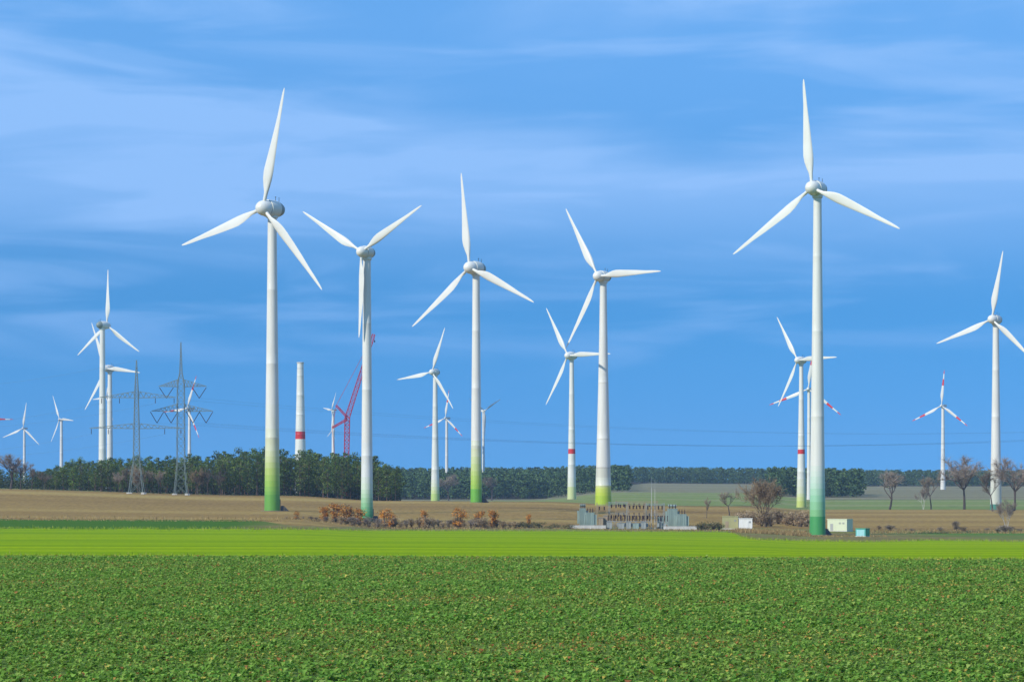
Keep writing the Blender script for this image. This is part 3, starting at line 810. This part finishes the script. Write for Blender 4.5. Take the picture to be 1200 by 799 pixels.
bl = ['tall bare tree with fine purple-brown twigs at the left edge before the wood', 'second bare twiggy tree from the left edge, partly crossed by the small turbine tower',
      'third bare tree from the left edge, lower than its neighbours', 'lowest brown bare tree at the left end of the wood', 'reddish bare tree just left of the left pylon', 'pale bare tree behind the left pylon, the left one of a cluster',
      'many-stemmed bare tree directly behind the left pylon legs', 'bare tree just right of the left pylon legs', 'reddish bare tree between the two pylons', 'bare grey tree at the wood edge right of the right pylon',
      'reddish bare tree farthest right along the wood edge beyond the pylons', 'many-stemmed bare tree right beside the right pylon']
for (px, D, yt, pi, wd), lb in zip(bare_at, bl):
    b = spot(px, D); plant('bare_tree', BARE[pi], px, D, wz(yt, D) - b.z, 12.0, lb, 'tree', 'bare trees along the wood edge', ('trunk', 'twigs'), wide=wd)

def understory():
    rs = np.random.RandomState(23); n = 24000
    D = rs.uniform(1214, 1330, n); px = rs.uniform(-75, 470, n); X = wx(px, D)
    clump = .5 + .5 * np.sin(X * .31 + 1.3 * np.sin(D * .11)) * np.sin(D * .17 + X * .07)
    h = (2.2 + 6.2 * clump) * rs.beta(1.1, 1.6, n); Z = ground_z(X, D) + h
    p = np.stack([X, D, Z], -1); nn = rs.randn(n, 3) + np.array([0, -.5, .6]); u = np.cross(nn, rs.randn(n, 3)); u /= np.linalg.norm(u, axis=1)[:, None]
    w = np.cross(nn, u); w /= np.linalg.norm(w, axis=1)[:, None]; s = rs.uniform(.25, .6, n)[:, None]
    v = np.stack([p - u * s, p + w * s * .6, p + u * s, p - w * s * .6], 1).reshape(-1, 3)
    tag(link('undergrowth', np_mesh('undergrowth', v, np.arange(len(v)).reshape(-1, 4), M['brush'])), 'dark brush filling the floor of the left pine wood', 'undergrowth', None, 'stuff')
understory()
# single trees on the right and in the middle
for px, D, yt, pi, wd, lb in (
    (1042, 1345, 546, 0, 1.3, 'bare spreading tree with a dark forked trunk, leftmost of the right-hand row'),
    (1091, 1345, 549, 1, .9, 'leaning bare tree beside the small turbine with red blade tips'),
    (1082, 1340, 566, 4, .55, 'slim pale birch trunk next to the leaning bare tree'),
    (1130, 1345, 529, 2, 1.25, 'tall bare tree with a round reddish crown and straight dark trunk'),
    (1188, 1260, 531, 2, 1.15, 'large bare tree with a reddish crown standing at the right edge by the turbine'),
    (1163, 1240, 541, 1, .8, 'bare grey tree with branches crossing the tower of the right edge turbine'),
    (1180, 830, 578, 4, .9, 'small pale-stemmed birch on the stubble at the right edge'),
    (893, 905, 554, 3, .95, 'many-stemmed bare bushy tree behind the white kiosk'),
    (855, 1000, 569, 1, 1.0, 'small bare tree between the substation and the tan kiosk'),
    (828, 960, 580, 1, .7, 'thin bare sapling just right of the substation'),
    (540-14, 2000, 553, 2, 1.2, 'reddish bare tree before the far forest, left of the bright green-based turbine'),
    (576, 1990, 555, 0, 1.2, 'brown bare tree before the far forest, right of the bright green-based turbine'),
    (680, 880, 585, 3, .01, None)):
    if lb is None: continue
    b = spot(px, D); plant('bare_tree', BARE[pi], px, D, wz(yt, D) - b.z, 12.0, lb, 'tree', None, ('trunk', 'twigs'), wide=wd)

# shrub row in front of the stubble field
def shrub(kind, protos, px, D, yt, label, cat='shrub', group=None, base=4.0, wide=1.0):
    b = spot(px, D); return plant(kind, rnd.choice(protos), px, D, max(.8, wz(yt, D) - b.z), base, label, cat, group, ('stems', 'foliage'), wide * 1.7)
for px, D, yt, wd, lb in ((348, 760, 598, .95, 'single orange-brown shrub at the left end of the shrub row'),
    (381, 775, 592, 1.25, 'orange shrub, leftmost of the big autumn clump left of the green-footed tower'), (393, 785, 588, 1.2, 'tallest orange shrub of the big autumn clump'),
    (407, 772, 590, 1.2, 'broad orange shrub in the middle of the big autumn clump'), (421, 780, 594, 1.1, 'orange shrub touching the left side of the green-footed tower'),
    (452, 775, 595, 1.0, 'upright orange shrub just right of the green-footed tower'), (459, 784, 601, 1.1, 'low rust shrub leaning on the upright one right of the tower'),
    (497, 775, 596, .8, 'narrow pale orange sapling between two rust shrubs'), (538, 775, 594, 1.0, 'dark rust shrub left of the two eastern orange ones'),
    (563, 778, 597, 1.05, 'orange shrub in front of the bright green-based turbine tower'), (578, 774, 596, 1.1, 'orange shrub at the right end of the autumn row'),
    (620, 800, 601, .7, 'small brown shrub left of the substation')):
    shrub('autumn_shrub', AUT, px, D, yt, lb, wide=wd * .8)
k = 0
for px in np.arange(338, 606, 6.3):
    q = px + rnd.uniform(-2, 2)
    shrub('bramble_bush', BRN + RBRN, q, 768 + rnd.uniform(-6, 14), 608 + rnd.uniform(-4.5, 4), 'low grey-brown bare bush filling the gaps of the orange shrub row', 'bush', 'low bushes of the shrub row', wide=rnd.uniform(.9, 1.6))
for px in np.arange(606, 672, 7):
    shrub('low_bush', GRN, px + rnd.uniform(-2, 2), 775 + rnd.uniform(-5, 8), 614 + rnd.uniform(-3, 2), 'low dull green bush between the shrub row and the substation', 'bush', 'low green bushes left of the substation', 2.0, 1.2)
for px in np.arange(817, 846, 6):
    shrub('low_bush', GRN, px, 785 + rnd.uniform(-4, 4), 613 + rnd.uniform(-2, 2), 'low dark green bush between the substation and the tan kiosk', 'bush', 'low green bushes right of the substation', 2.0, 1.2)
for px in np.arange(866, 948, 6.5):
    shrub('bramble_bush', BRN, px + rnd.uniform(-2, 2), 860 + rnd.uniform(-20, 40), 597 + rnd.uniform(-3, 9), 'dense brown bare bush in the thicket left of the tallest turbine', 'bush', 'brown thicket left of the tallest turbine', wide=rnd.uniform(1.1, 1.7))
for px in np.arange(1032, 1210, 9):
    if rnd.random() < .55:
        shrub('bramble_bush', BRN + RBRN, px + rnd.uniform(-3, 3), 800 + rnd.uniform(-20, 25), 616.5 + rnd.uniform(-3, 2.5), 'low brown weedy bush along the near edge of the right-hand stubble', 'bush', 'weedy bushes along the right stubble edge', wide=rnd.uniform(1.2, 2.4))
shrub('bramble_bush', RBRN, 1120, 815, 609, 'upright brown bush standing up from the weeds below the tall round-crowned tree')

# dry weeds on the mound at the tallest turbine and along the verge (nobody could count them)
def weeds():
    rs = np.random.RandomState(5); V = []
    def patch(p0, p1, d0, d1, n, h):
        D = rs.uniform(d0, d1, n); px = rs.uniform(p0, p1, n); X = wx(px, D); Z = ground_z(X, D)
        hh = h * rs.uniform(.5, 1.3, n); w = rs.uniform(.05, .14, n); a = rs.uniform(0, 6.28, n); lx = rs.normal(0, .35, n) * hh
        b = np.stack([X, D, Z - .03], -1); s = np.stack([np.cos(a) * w, np.sin(a) * w, 0 * w], -1)
        V.append(np.stack([b - s, b + s, b + np.stack([lx, 0 * lx, hh], -1)], 1).reshape(-1, 3))
    patch(858, 950, 712, 745, 3800, .95); patch(862, 945, 745, 800, 2200, .7)
    patch(950, 1040, 705, 740, 700, .4); patch(1020, 1205, 770, 810, 2600, .7); patch(330, 610, 752, 772, 2600, .55); patch(600, 860, 765, 778, 1300, .45)
    patch(-20, 330, 690, 735, 1800, .35); patch(-20, 330, 740, 760, 300, .9)
    v = np.concatenate(V); f = np.arange(len(v)).reshape(-1, 3)
    tag(link('dry_weeds', np_mesh('dry_weeds', v, f, M['dry'])), 'dry brown weeds and grass along the field edge and round the tallest turbine', 'weeds', None, 'stuff')
weeds()
def edge_grass():
    rs = np.random.RandomState(9); V = []
    for bb, n, h, sp in ((B1, 9000, .16, 2.5), (B2, 6000, .5, 9)):
        px = rs.uniform(-120, 1320, n); D = np.interp(px, cols, bb) + rs.exponential(sp, n) * np.where(rs.rand(n) < .35, -1, 1); X = wx(px, D); Z = ground_z(X, D)
        hh = h * rs.uniform(.4, 1.3, n); w = .045 + .02 * (h > .3); a = rs.uniform(0, 6.28, n); b = np.stack([X, D, Z - .02], -1); q = np.stack([np.cos(a) * w, np.sin(a) * w, 0 * a], -1)
        V.append(np.stack([b - q, b + q, b + np.stack([rs.normal(0, .3, n) * hh, 0 * a, hh], -1)], 1).reshape(-1, 3))
    v = np.concatenate(V)
    gm = leafy('edge_grass_blades', [(0, (.13, .24, .01)), (.6, (.22, .31, .02)), (1, (.34, .33, .08))], obj_var=0)
    tag(link('edge_grass', np_mesh('edge_grass', v, np.arange(len(v)).reshape(-1, 3), gm)), 'ragged grass blades along the borders of the bright green field', 'grass', None, 'stuff')
edge_grass()

# far woods: one mass
def far_wood(name, regions, label):
    rs = np.random.RandomState(17)
    protos = []
    for s in range(5):
        r = np.random.RandomState(100 + s); V = []
        for i in range(11):
            t = .14 + .86 * (i + r.rand() * .8) / 11
            rad = .20 * (1 - ((t - .55) / .6) ** 2 * .8) * r.uniform(.3, 1); a = i * 2.4 + r.rand()
            if t > .88: rad *= .3
            c = np.array([math.cos(a) * rad, math.sin(a) * rad, t - .06]); cr_ = r.uniform(.07, .115)
            for k in range(15):
                d = r.randn(3); d /= np.linalg.norm(d); p = c + d * np.array([1, 1, .7]) * cr_ * r.uniform(.6, 1.05)
                nn = d + np.array([0, 0, .25]) + r.randn(3) * .35; u = np.cross(nn, r.randn(3)); u /= np.linalg.norm(u); w = np.cross(nn, u); w /= np.linalg.norm(w)
                s_ = .085 * r.uniform(.6, 1.1)
                V.append(np.stack([p - u * s_ * .6, p + w * s_ * .38, p + u * s_ * .6, p - w * s_ * .38]))
        # bare stem under the crown
        V.append(np.array([[-.012, 0, -.02], [.012, 0, -.02], [.006, 0, .5], [-.006, 0, .5]]))
        protos.append(np.concatenate(V))
    out = []
    for (p0, p1, d0, d1, rows, step, h0, h1, keep) in regions:
        for D in np.linspace(d0, d1, rows):
            x = wx(p0, D) + rs.rand() * step
            while x < wx(p1, D):
                xx, yy = x + rs.normal(0, step * .25), D + rs.normal(0, 6); x += step * rs.uniform(.75, 1.3)
                if keep and any(math.hypot(xx - kx, yy - ky) < 9 for kx, ky in keep): continue
                h = rs.uniform(h0, h1); a = rs.uniform(0, 6.28); w = h * rs.uniform(.9, 1.35)
                P = protos[rs.randint(5)]; c, s = math.cos(a), math.sin(a)
                z = gz(xx, yy)
                out.append(np.stack([xx + (P[:, 0] * c - P[:, 1] * s) * w, yy + (P[:, 0] * s + P[:, 1] * c) * w, z + P[:, 2] * h], -1))
    v = np.concatenate(out); f = np.arange(len(v)).reshape(-1, 4)
    tag(link(name, np_mesh(name, v, f, M['wood_far'])), label, 'forest', None, 'stuff')
clear = [(wx(523.5, 2320), 2320), (wx(566.5, 2350), 2350), (wx(510, 1948), 1948), (wx(948, 1800), 1800)]
far_wood('far_forest', [(425, 735, 2060, 2700, 22, 5.2, 17, 22, clear), (722, 738, 2030, 2110, 4, 5, 18, 22, None), (735, 1500, 2880, 3200, 8, 5.6, 16, 20, None), (-700, 440, 2750, 2900, 3, 9, 15, 18, None)],
         'far blue-green pine forest stretching along the horizon')
far_wood('pine_copse', [(903, 1009, 1930, 2080, 7, 4.4, 19, 23, clear)], 'dark pine copse standing forward of the forest behind the tallest turbine')

# ------------------------------------------------------------------ substation
SD = 790.0; S = F / SD
def sp_(px, dy=0.0):
    b = spot(px, SD + dy); return b
def transformer(px, dy, w, h, d, label, mat='tank', cons=True):
    t = thing('power_transformer', label, 'transformer', sp_(px, dy), 0, 'transformers of the substation')
    MB().box((0, 0, .3), (w * 1.1, d * 1.1, .6)).build('plinth', M['concrete'], t)
    q = MB(); q.box((0, 0, .6 + h / 2), (w, d, h)); q.box((0, 0, .6 + h + .06), (w * 1.06, d * 1.05, .12))
    for i in range(5): q.box((-w / 2 + w * (i + .5) / 5, -d / 2 - .05, .6 + h / 2), (.08, .1, h * .95))
    q.build('tank', M[mat], t)
    for sg in (-1, 1):
        q = MB()
        for i in range(6): q.box((sg * (w / 2 + .4), -d * .38 + d * .76 * i / 5, .6 + h * .5), (.62, .07, h * .75))
        q.box((sg * (w / 2 + .12), 0, .6 + h * .85), (.24, d * .7, .1)); q.build('radiator', M[mat], t)
    if cons:
        q = MB(); q.lathe([(.02, -w * .45), (.42, -w * .43), (.42, w * .43), (.02, w * .45)], 18, 'y')
        q.v = [(v[1], v[0] + d * .2, v[2] + h + 1.55) for v in q.v]; q.box((-w * .25, d * .2, h + .95), (.15, .15, .6)); q.box((w * .25, d * .2, h + .95), (.15, .15, .6))
        q.build('conservator', M[mat], t, smooth=True)
    for i in range(3):
        x0 = -w * .3 + w * .3 * i
        pr = [(.10, 0)]
        for j in range(7): pr += [(.17, .1 + j * .16), (.09, .18 + j * .16)]
        pr += [(.04, 1.25), (.04, 1.5)]
        MB().lathe(pr, 12).build('bushing', M['insul'], t, (x0, -d * .22, h + .72))
transformer(683, 4, 2.0, 5.4, 2.6, 'grey-green transformer at the left end of the substation, the taller of two')
transformer(691.5, -3, 2.6, 4.2, 2.6, 'grey-green transformer with dark bushings, second from the left end of the substation', cons=False)
transformer(788, 4, 3.0, 5.6, 3, 'tall pale transformer with a white tank on top, near the right end of the substation')
transformer(799, -4, 2.8, 4.0, 3, 'squat pale transformer at the right end of the substation', cons=False)
for px, w, lb in ((689, 11.0, 'long white concrete wall at the foot of the left transformers'), (797, 10.2, 'white concrete wall at the foot of the right transformers')):
    t = thing('concrete_wall', lb, 'wall', sp_(px, -9))
    q = MB(); n = 5
    for i in range(n): q.box((-w / 2 + w * (i + .5) / n, 0, .45), (w / n - .03, .22, 1.1))
    q.build('panel', M['concrete'], t); MB().box((0, 0, 1.045), (w + .1, .32, .08)).build('coping', M['concrete'], t)
def gantry(px0, px1, dy, h, levels, label, mat='steel', nins=4):
    a, b = sp_(px0, dy), sp_(px1, dy); c = (a + b) / 2; w = (b - a).x
    t = thing('busbar_gantry', label, 'gantry', (c.x, c.y, min(a.z, b.z)), 0, 'steel gantries of the substation')
    for sg in (-1, 1):
        q = MB(); lattice(q, (sg * w / 2, 0, -.2), (sg * w / 2, 0, h), .55, .4, 9, .06); q.build('post', M[mat], t)
    for z in levels:
        q = MB(); lattice(q, (-w / 2, 0, z), (w / 2, 0, z), .5, .5, max(4, int(w)), .055, (0, 0, 1)); q.build('beam', M[mat], t)
        for i in range(nins):
            xx = -w / 2 + w * (i + .5) / nins; pr = []
            for j in range(6): pr += [(.26, j * .2), (.13, j * .2 + .1)]
            MB().lathe(pr, 10).build('insulator', M['insul'], t, (xx, 0, z - 1.5))
gantry(699.5, 711, 3, 8.0, (7.2,), 'tan steel gantry beside the left transformers', 'tan', 2)
gantry(714, 735, 6, 8.3, (7.9, 4.6), 'steel busbar gantry in the left half of the switchyard', 'steel', 4)
gantry(736, 756, 2, 8.0, (7.6, 4.4), 'steel busbar gantry in the middle of the switchyard', 'tan', 5)
gantry(757, 778, 5, 7.9, (7.5, 4.5), 'steel busbar gantry in the right half of the switchyard, behind the tall rods', 'steel', 5)
gantry(722, 770, 14, 8.6, (8.2, 5.2), 'long steel busbar gantry at the back of the switchyard', 'tan', 8)
def breaker(px, dy, label):
    t = thing('circuit_breaker', label, 'circuit breaker', sp_(px, dy), 0, 'circuit breakers of the switchyard')
    q = MB()
    for x0 in (-.9, .9):
        for y0 in (-.3, .3): q.box((x0, y0, 1.15), (.12, .12, 2.3))
    q.box((0, 0, 2.35), (2.4, .8, .14)); q.box((0, 0, 1.1), (2.0, .06, .08)); q.build('stand', M['steel'], t)
    MB().box((0, -.45, 1.3), (.8, .5, 1.2)).build('control_box', M['cabinet'], t)
    for x0 in (-.85, 0, .85):
        pr = []
        for j in range(7): pr += [(.17, j * .2), (.09, j * .2 + .1)]
        pr += [(.13, 1.45), (.13, 1.75)]
        MB().lathe(pr, 10).build('insulator_column', M['insul'], t, (x0, 0, 2.42))
for i, (px, dy) in enumerate(((716, -4), (724, -6), (732, -4), (741, -6), (749.5, -4), (758, -6), (771, -4.5), (779, -6))):
    breaker(px, dy, 'breaker on a steel stand with dark insulators, ' + ('leftmost of the front row', 'second from the left of the front row', 'third from the left of the front row', 'fourth from the left of the front row',
        'fifth from the left of the front row', 'just left of the tall rods', 'second from the right', 'rightmost of the front row')[i])
def cabinet(px, dy, w, h, label, mat='cabinet'):
    t = thing('switch_cabinet', label, 'cabinet', sp_(px, dy), 0, 'cabinets of the switchyard')
    q = MB(); q.box((0, 0, h / 2 + .15), (w, 1.1, h)); q.box((0, 0, .08), (w * .95, 1.0, .3)); q.build('housing', M[mat], t)
    MB().box((0, 0, h + .2), (w + .2, 1.35, .1)).build('canopy', M['roofgrey'], t)
    q = MB(); q.box((-w * .24, -.57, h * .52), (w * .44, .05, h * .85)); q.box((w * .24, -.57, h * .52), (w * .44, .05, h * .85)); q.build('door', M[mat], t)
for i, (px, dy, w, h, mt, lb) in enumerate(((704, -3, 1.5, 3.2, 'tan', 'tall tan switch cabinet beside the left transformers'), (709.5, -2, 1.3, 3.8, 'tan', 'taller tan switch cabinet, second beside the left transformers'),
    (714, -7.5, 1.6, 2.0, 'cabinet', 'pale cabinet at the left front of the switchyard'), (728, -8, 1.9, 1.8, 'cabinet', 'pale low cabinet between the second and third front breakers'),
    (736.5, -8, 1.6, 2.2, 'cabinet', 'pale cabinet in front of the middle gantry post'), (745, -8.5, 1.9, 1.7, 'tank', 'grey-green low cabinet in the middle of the front row'),
    (754, -8, 1.6, 2.1, 'cabinet', 'pale cabinet left of the tall rods'), (774, -3, 2.0, 3.6, 'tank', 'tall grey-green cabinet left of the right transformers'))):
    cabinet(px, dy, w, h, lb, mt)
for px, yt, lb in ((763.5, 559, 'slim white lightning rod over the substation, the left of two'), (767.5, 561, 'slim white lightning rod over the substation, the right of two')):
    b = sp_(px, -5); h = wz(yt, SD - 5) - b.z
    t = thing('lightning_mast', lb, 'lightning rod', b)
    q = MB(); q.tube([(0, 0, 0), (0, 0, h * .45), (0, 0, h * .8)], [.09, .07, .055], 10); q.box((0, 0, .12), (.7, .7, .3)); q.build('pole', M['concrete'], t)
    MB().tube([(0, 0, h * .8), (0, 0, h)], [.05, .03], 8).build('spike', M['steel'], t)

# ------------------------------------------------------------------ kiosks and containers
def hut(name, px, D, w, d, h, rz, wall, roof, label, cat, door=None, door_face='front', vents=2, side=None, over=.12):
    t = thing(name, label, cat, spot(px, D), rz)
    q = MB(); q.box((0, 0, h / 2 - .1), (w, d, h + .2))
    if side: q.m[-6 + 3] = 1
    q.build('wall', [M[wall], M[side]] if side else M[wall], t)
    MB().box((0, 0, h + .09), (w + over * 2, d + over * 2, .18)).build('roof', M[roof], t)
    MB().box((0, 0, .06), (w + .1, d + .1, .35)).build('plinth', M['concrete'], t)
    if door:
        q = MB(); q.box((w * door[0], -d / 2 - .02, door[2] / 2 + .25), (door[1], .07, door[2])); q.build('door', M[door[3]], t)
    for i in range(vents):
        q = MB(); x0 = w * (.32 - .18 * i)
        for j in range(5): q.box((x0, -d / 2 - .025, h * .62 + j * .12), (.7, .05, .07))
        q.build('vent', M['roofgrey'], t)
hut('service_kiosk', 856, 800, 4.9, 3.6, 3.9, R(-8), 'kiosk_tan', 'kiosk_tan', 'olive-tan flat-roofed kiosk left of the white one', 'kiosk', (-.2, 1.1, 2.2, 'tan'), vents=1)
hut('service_kiosk', 873.7, 798, 4.2, 3.2, 3.3, R(-6), 'kiosk_white', 'kiosk_white', 'bright white kiosk right of the olive-tan one', 'kiosk', (.1, 1.1, 2.1, 'kiosk_white'), vents=1)
hut('equipment_container', 984.5, 800, 7.0, 3.6, 3.7, R(-38), 'container', 'container', 'pale cream-green container with a shaded end wall right of the tallest turbine', 'container', (-.28, 1.0, 2.1, 'roofgrey'), vents=2)
hut('transformer_box', 1011, 712, 3.0, 2.6, 2.2, R(-35), 'teal', 'green_side', 'small teal box standing on the grass right of the tallest turbine', 'cabinet', (.0, 2.3, 1.7, 'teal_door'), vents=0, side='green_side')

# ------------------------------------------------------------------ haze
hm = bpy.data.materials.new('haze'); hm.use_nodes = True
nt = hm.node_tree; nt.nodes.clear()
out = N(nt, 'ShaderNodeOutputMaterial'); pv = N(nt, 'ShaderNodeVolumePrincipled')
pv.inputs['Color'].default_value = (.50, .70, 1.0, 1); pv.inputs['Density'].default_value = .00006; pv.inputs['Anisotropy'].default_value = .1
nt.links.new(pv.outputs['Volume'], out.inputs['Volume'])
hb = MB().box((0, 0, 0), (13200, 13200, 182)).build('haze', hm, None, (0, 0, 79))
hb['kind'] = 'stuff'; hb['label'] = 'thin blue haze over the distant fields and woods'; hb['category'] = 'haze'

# ------------------------------------------------------------------ light, sky, camera
SUN_EL, SUN_AZ = R(33), R(230)           # azimuth clockwise from +Y: behind the viewer, to the left
sd = Vector((math.sin(SUN_AZ) * math.cos(SUN_EL), math.cos(SUN_AZ) * math.cos(SUN_EL), math.sin(SUN_EL)))
sl = bpy.data.lights.new('sun', 'SUN'); sl.energy = 3.75; sl.angle = R(.5); sl.color = (1, .925, .80)
so = link('sun', sl); so.rotation_euler = (-sd).to_track_quat('-Z', 'Y').to_euler()

w = bpy.data.worlds.new('World'); SC.world = w; w.use_nodes = True
nt = w.node_tree; bg = nt.nodes['Background']; bg.inputs['Strength'].default_value = .1
tc = N(nt, 'ShaderNodeTexCoord'); sp = N(nt, 'ShaderNodeSeparateXYZ'); nt.links.new(tc.outputs['Generated'], sp.inputs[0])
def math_(op, a, b=None, c=None):
    m = N(nt, 'ShaderNodeMath', operation=op)
    for i, v in enumerate((a, b, c)):
        if v is None: continue
        if isinstance(v, (int, float)): m.inputs[i].default_value = v
        else: nt.links.new(v, m.inputs[i])
    return m.outputs[0]
zz = math_('MULTIPLY_ADD', sp.outputs['Z'], .9, .34)      # a deep, clean sky down to the horizon
cv = N(nt, 'ShaderNodeCombineXYZ'); nt.links.new(sp.outputs['X'], cv.inputs[0]); nt.links.new(sp.outputs['Y'], cv.inputs[1]); nt.links.new(zz, cv.inputs[2])
sky = N(nt, 'ShaderNodeTexSky', sky_type='NISHITA'); sky.sun_disc = False; sky.sun_elevation = SUN_EL; sky.sun_rotation = SUN_AZ
sky.air_density = 1.0; sky.dust_density = .3; sky.ozone_density = 2.5
nt.links.new(cv.outputs[0], sky.inputs['Vector'])
hs = N(nt, 'ShaderNodeHueSaturation'); hs.inputs['Saturation'].default_value = 1.12; hs.inputs['Value'].default_value = 1.6
nt.links.new(sky.outputs['Color'], hs.inputs['Color'])
az = math_('ARCTAN2', sp.outputs['X'], sp.outputs['Y'])
# streaky cloud sheets laid out by bearing and elevation
def cloud(sx, sz, seed, lo, hi, dist=.6, det=6):
    c = N(nt, 'ShaderNodeCombineXYZ'); nt.links.new(math_('MULTIPLY', az, sx), c.inputs[0]); nt.links.new(math_('MULTIPLY', sp.outputs['Z'], sz), c.inputs[1]); c.inputs[2].default_value = seed
    t = N(nt, 'ShaderNodeTexNoise'); t.inputs['Scale'].default_value = 1; t.inputs['Detail'].default_value = det; t.inputs['Distortion'].default_value = dist; t.inputs['Roughness'].default_value = .5
    nt.links.new(c.outputs[0], t.inputs['Vector'])
    m = N(nt, 'ShaderNodeMapRange', interpolation_type='SMOOTHSTEP'); m.inputs['From Min'].default_value = lo; m.inputs['From Max'].default_value = hi
    nt.links.new(t.outputs['Fac'], m.inputs['Value']); return m.outputs['Result']
def elev(lo, hi):
    m = N(nt, 'ShaderNodeMapRange', interpolation_type='SMOOTHSTEP'); m.inputs['From Min'].default_value = lo; m.inputs['From Max'].default_value = hi
    nt.links.new(sp.outputs['Z'], m.inputs['Value']); return m.outputs['Result']
c1 = math_('MULTIPLY', cloud(2.2, 13, 4.7, .36, .64, .45, 6), elev(.07, .14))
c2 = math_('MULTIPLY', cloud(7, 52, 5.3, .44, .72, .6, 9), math_('MULTIPLY', elev(.035, .075), .5))
fac = math_('MINIMUM', math_('ADD', math_('ADD', math_('MULTIPLY', c1, .72), c2), math_('MULTIPLY', elev(.07, .17), .28)), .9)
base = mix(nt, hs.outputs['Color'], (.40, .93, 1.10), 1.0, 'MULTIPLY')
lift = math_('MULTIPLY_ADD', elev(.07, .20), .34, 1.0)
lv = N(nt, 'ShaderNodeVectorMath', operation='SCALE'); nt.links.new(base, lv.inputs[0]); nt.links.new(lift, lv.inputs['Scale']); base = lv.outputs['Vector']
full = mix(nt, base, (2.6, 4.75, 8.5), fac)
nt.links.new(full, bg.inputs['Color'])

cam = bpy.data.cameras.new('camera'); co = link('camera', cam); SC.camera = co
co.location = (0, 0, CAMZ); co.rotation_euler = (R(90), 0, 0)
cam.lens = 90; cam.sensor_width = 36; cam.sensor_fit = 'HORIZONTAL'; cam.shift_y = (HZ - 399.5) / 1200
cam.clip_start = .5; cam.clip_end = 30000
SC.view_settings.view_transform = 'Standard'; SC.view_settings.look = 'None'
SC.view_settings.exposure = 0.25; SC.view_settings.gamma = 1
SC.cycles.volume_bounces = 0; SC.cycles.max_bounces = 6
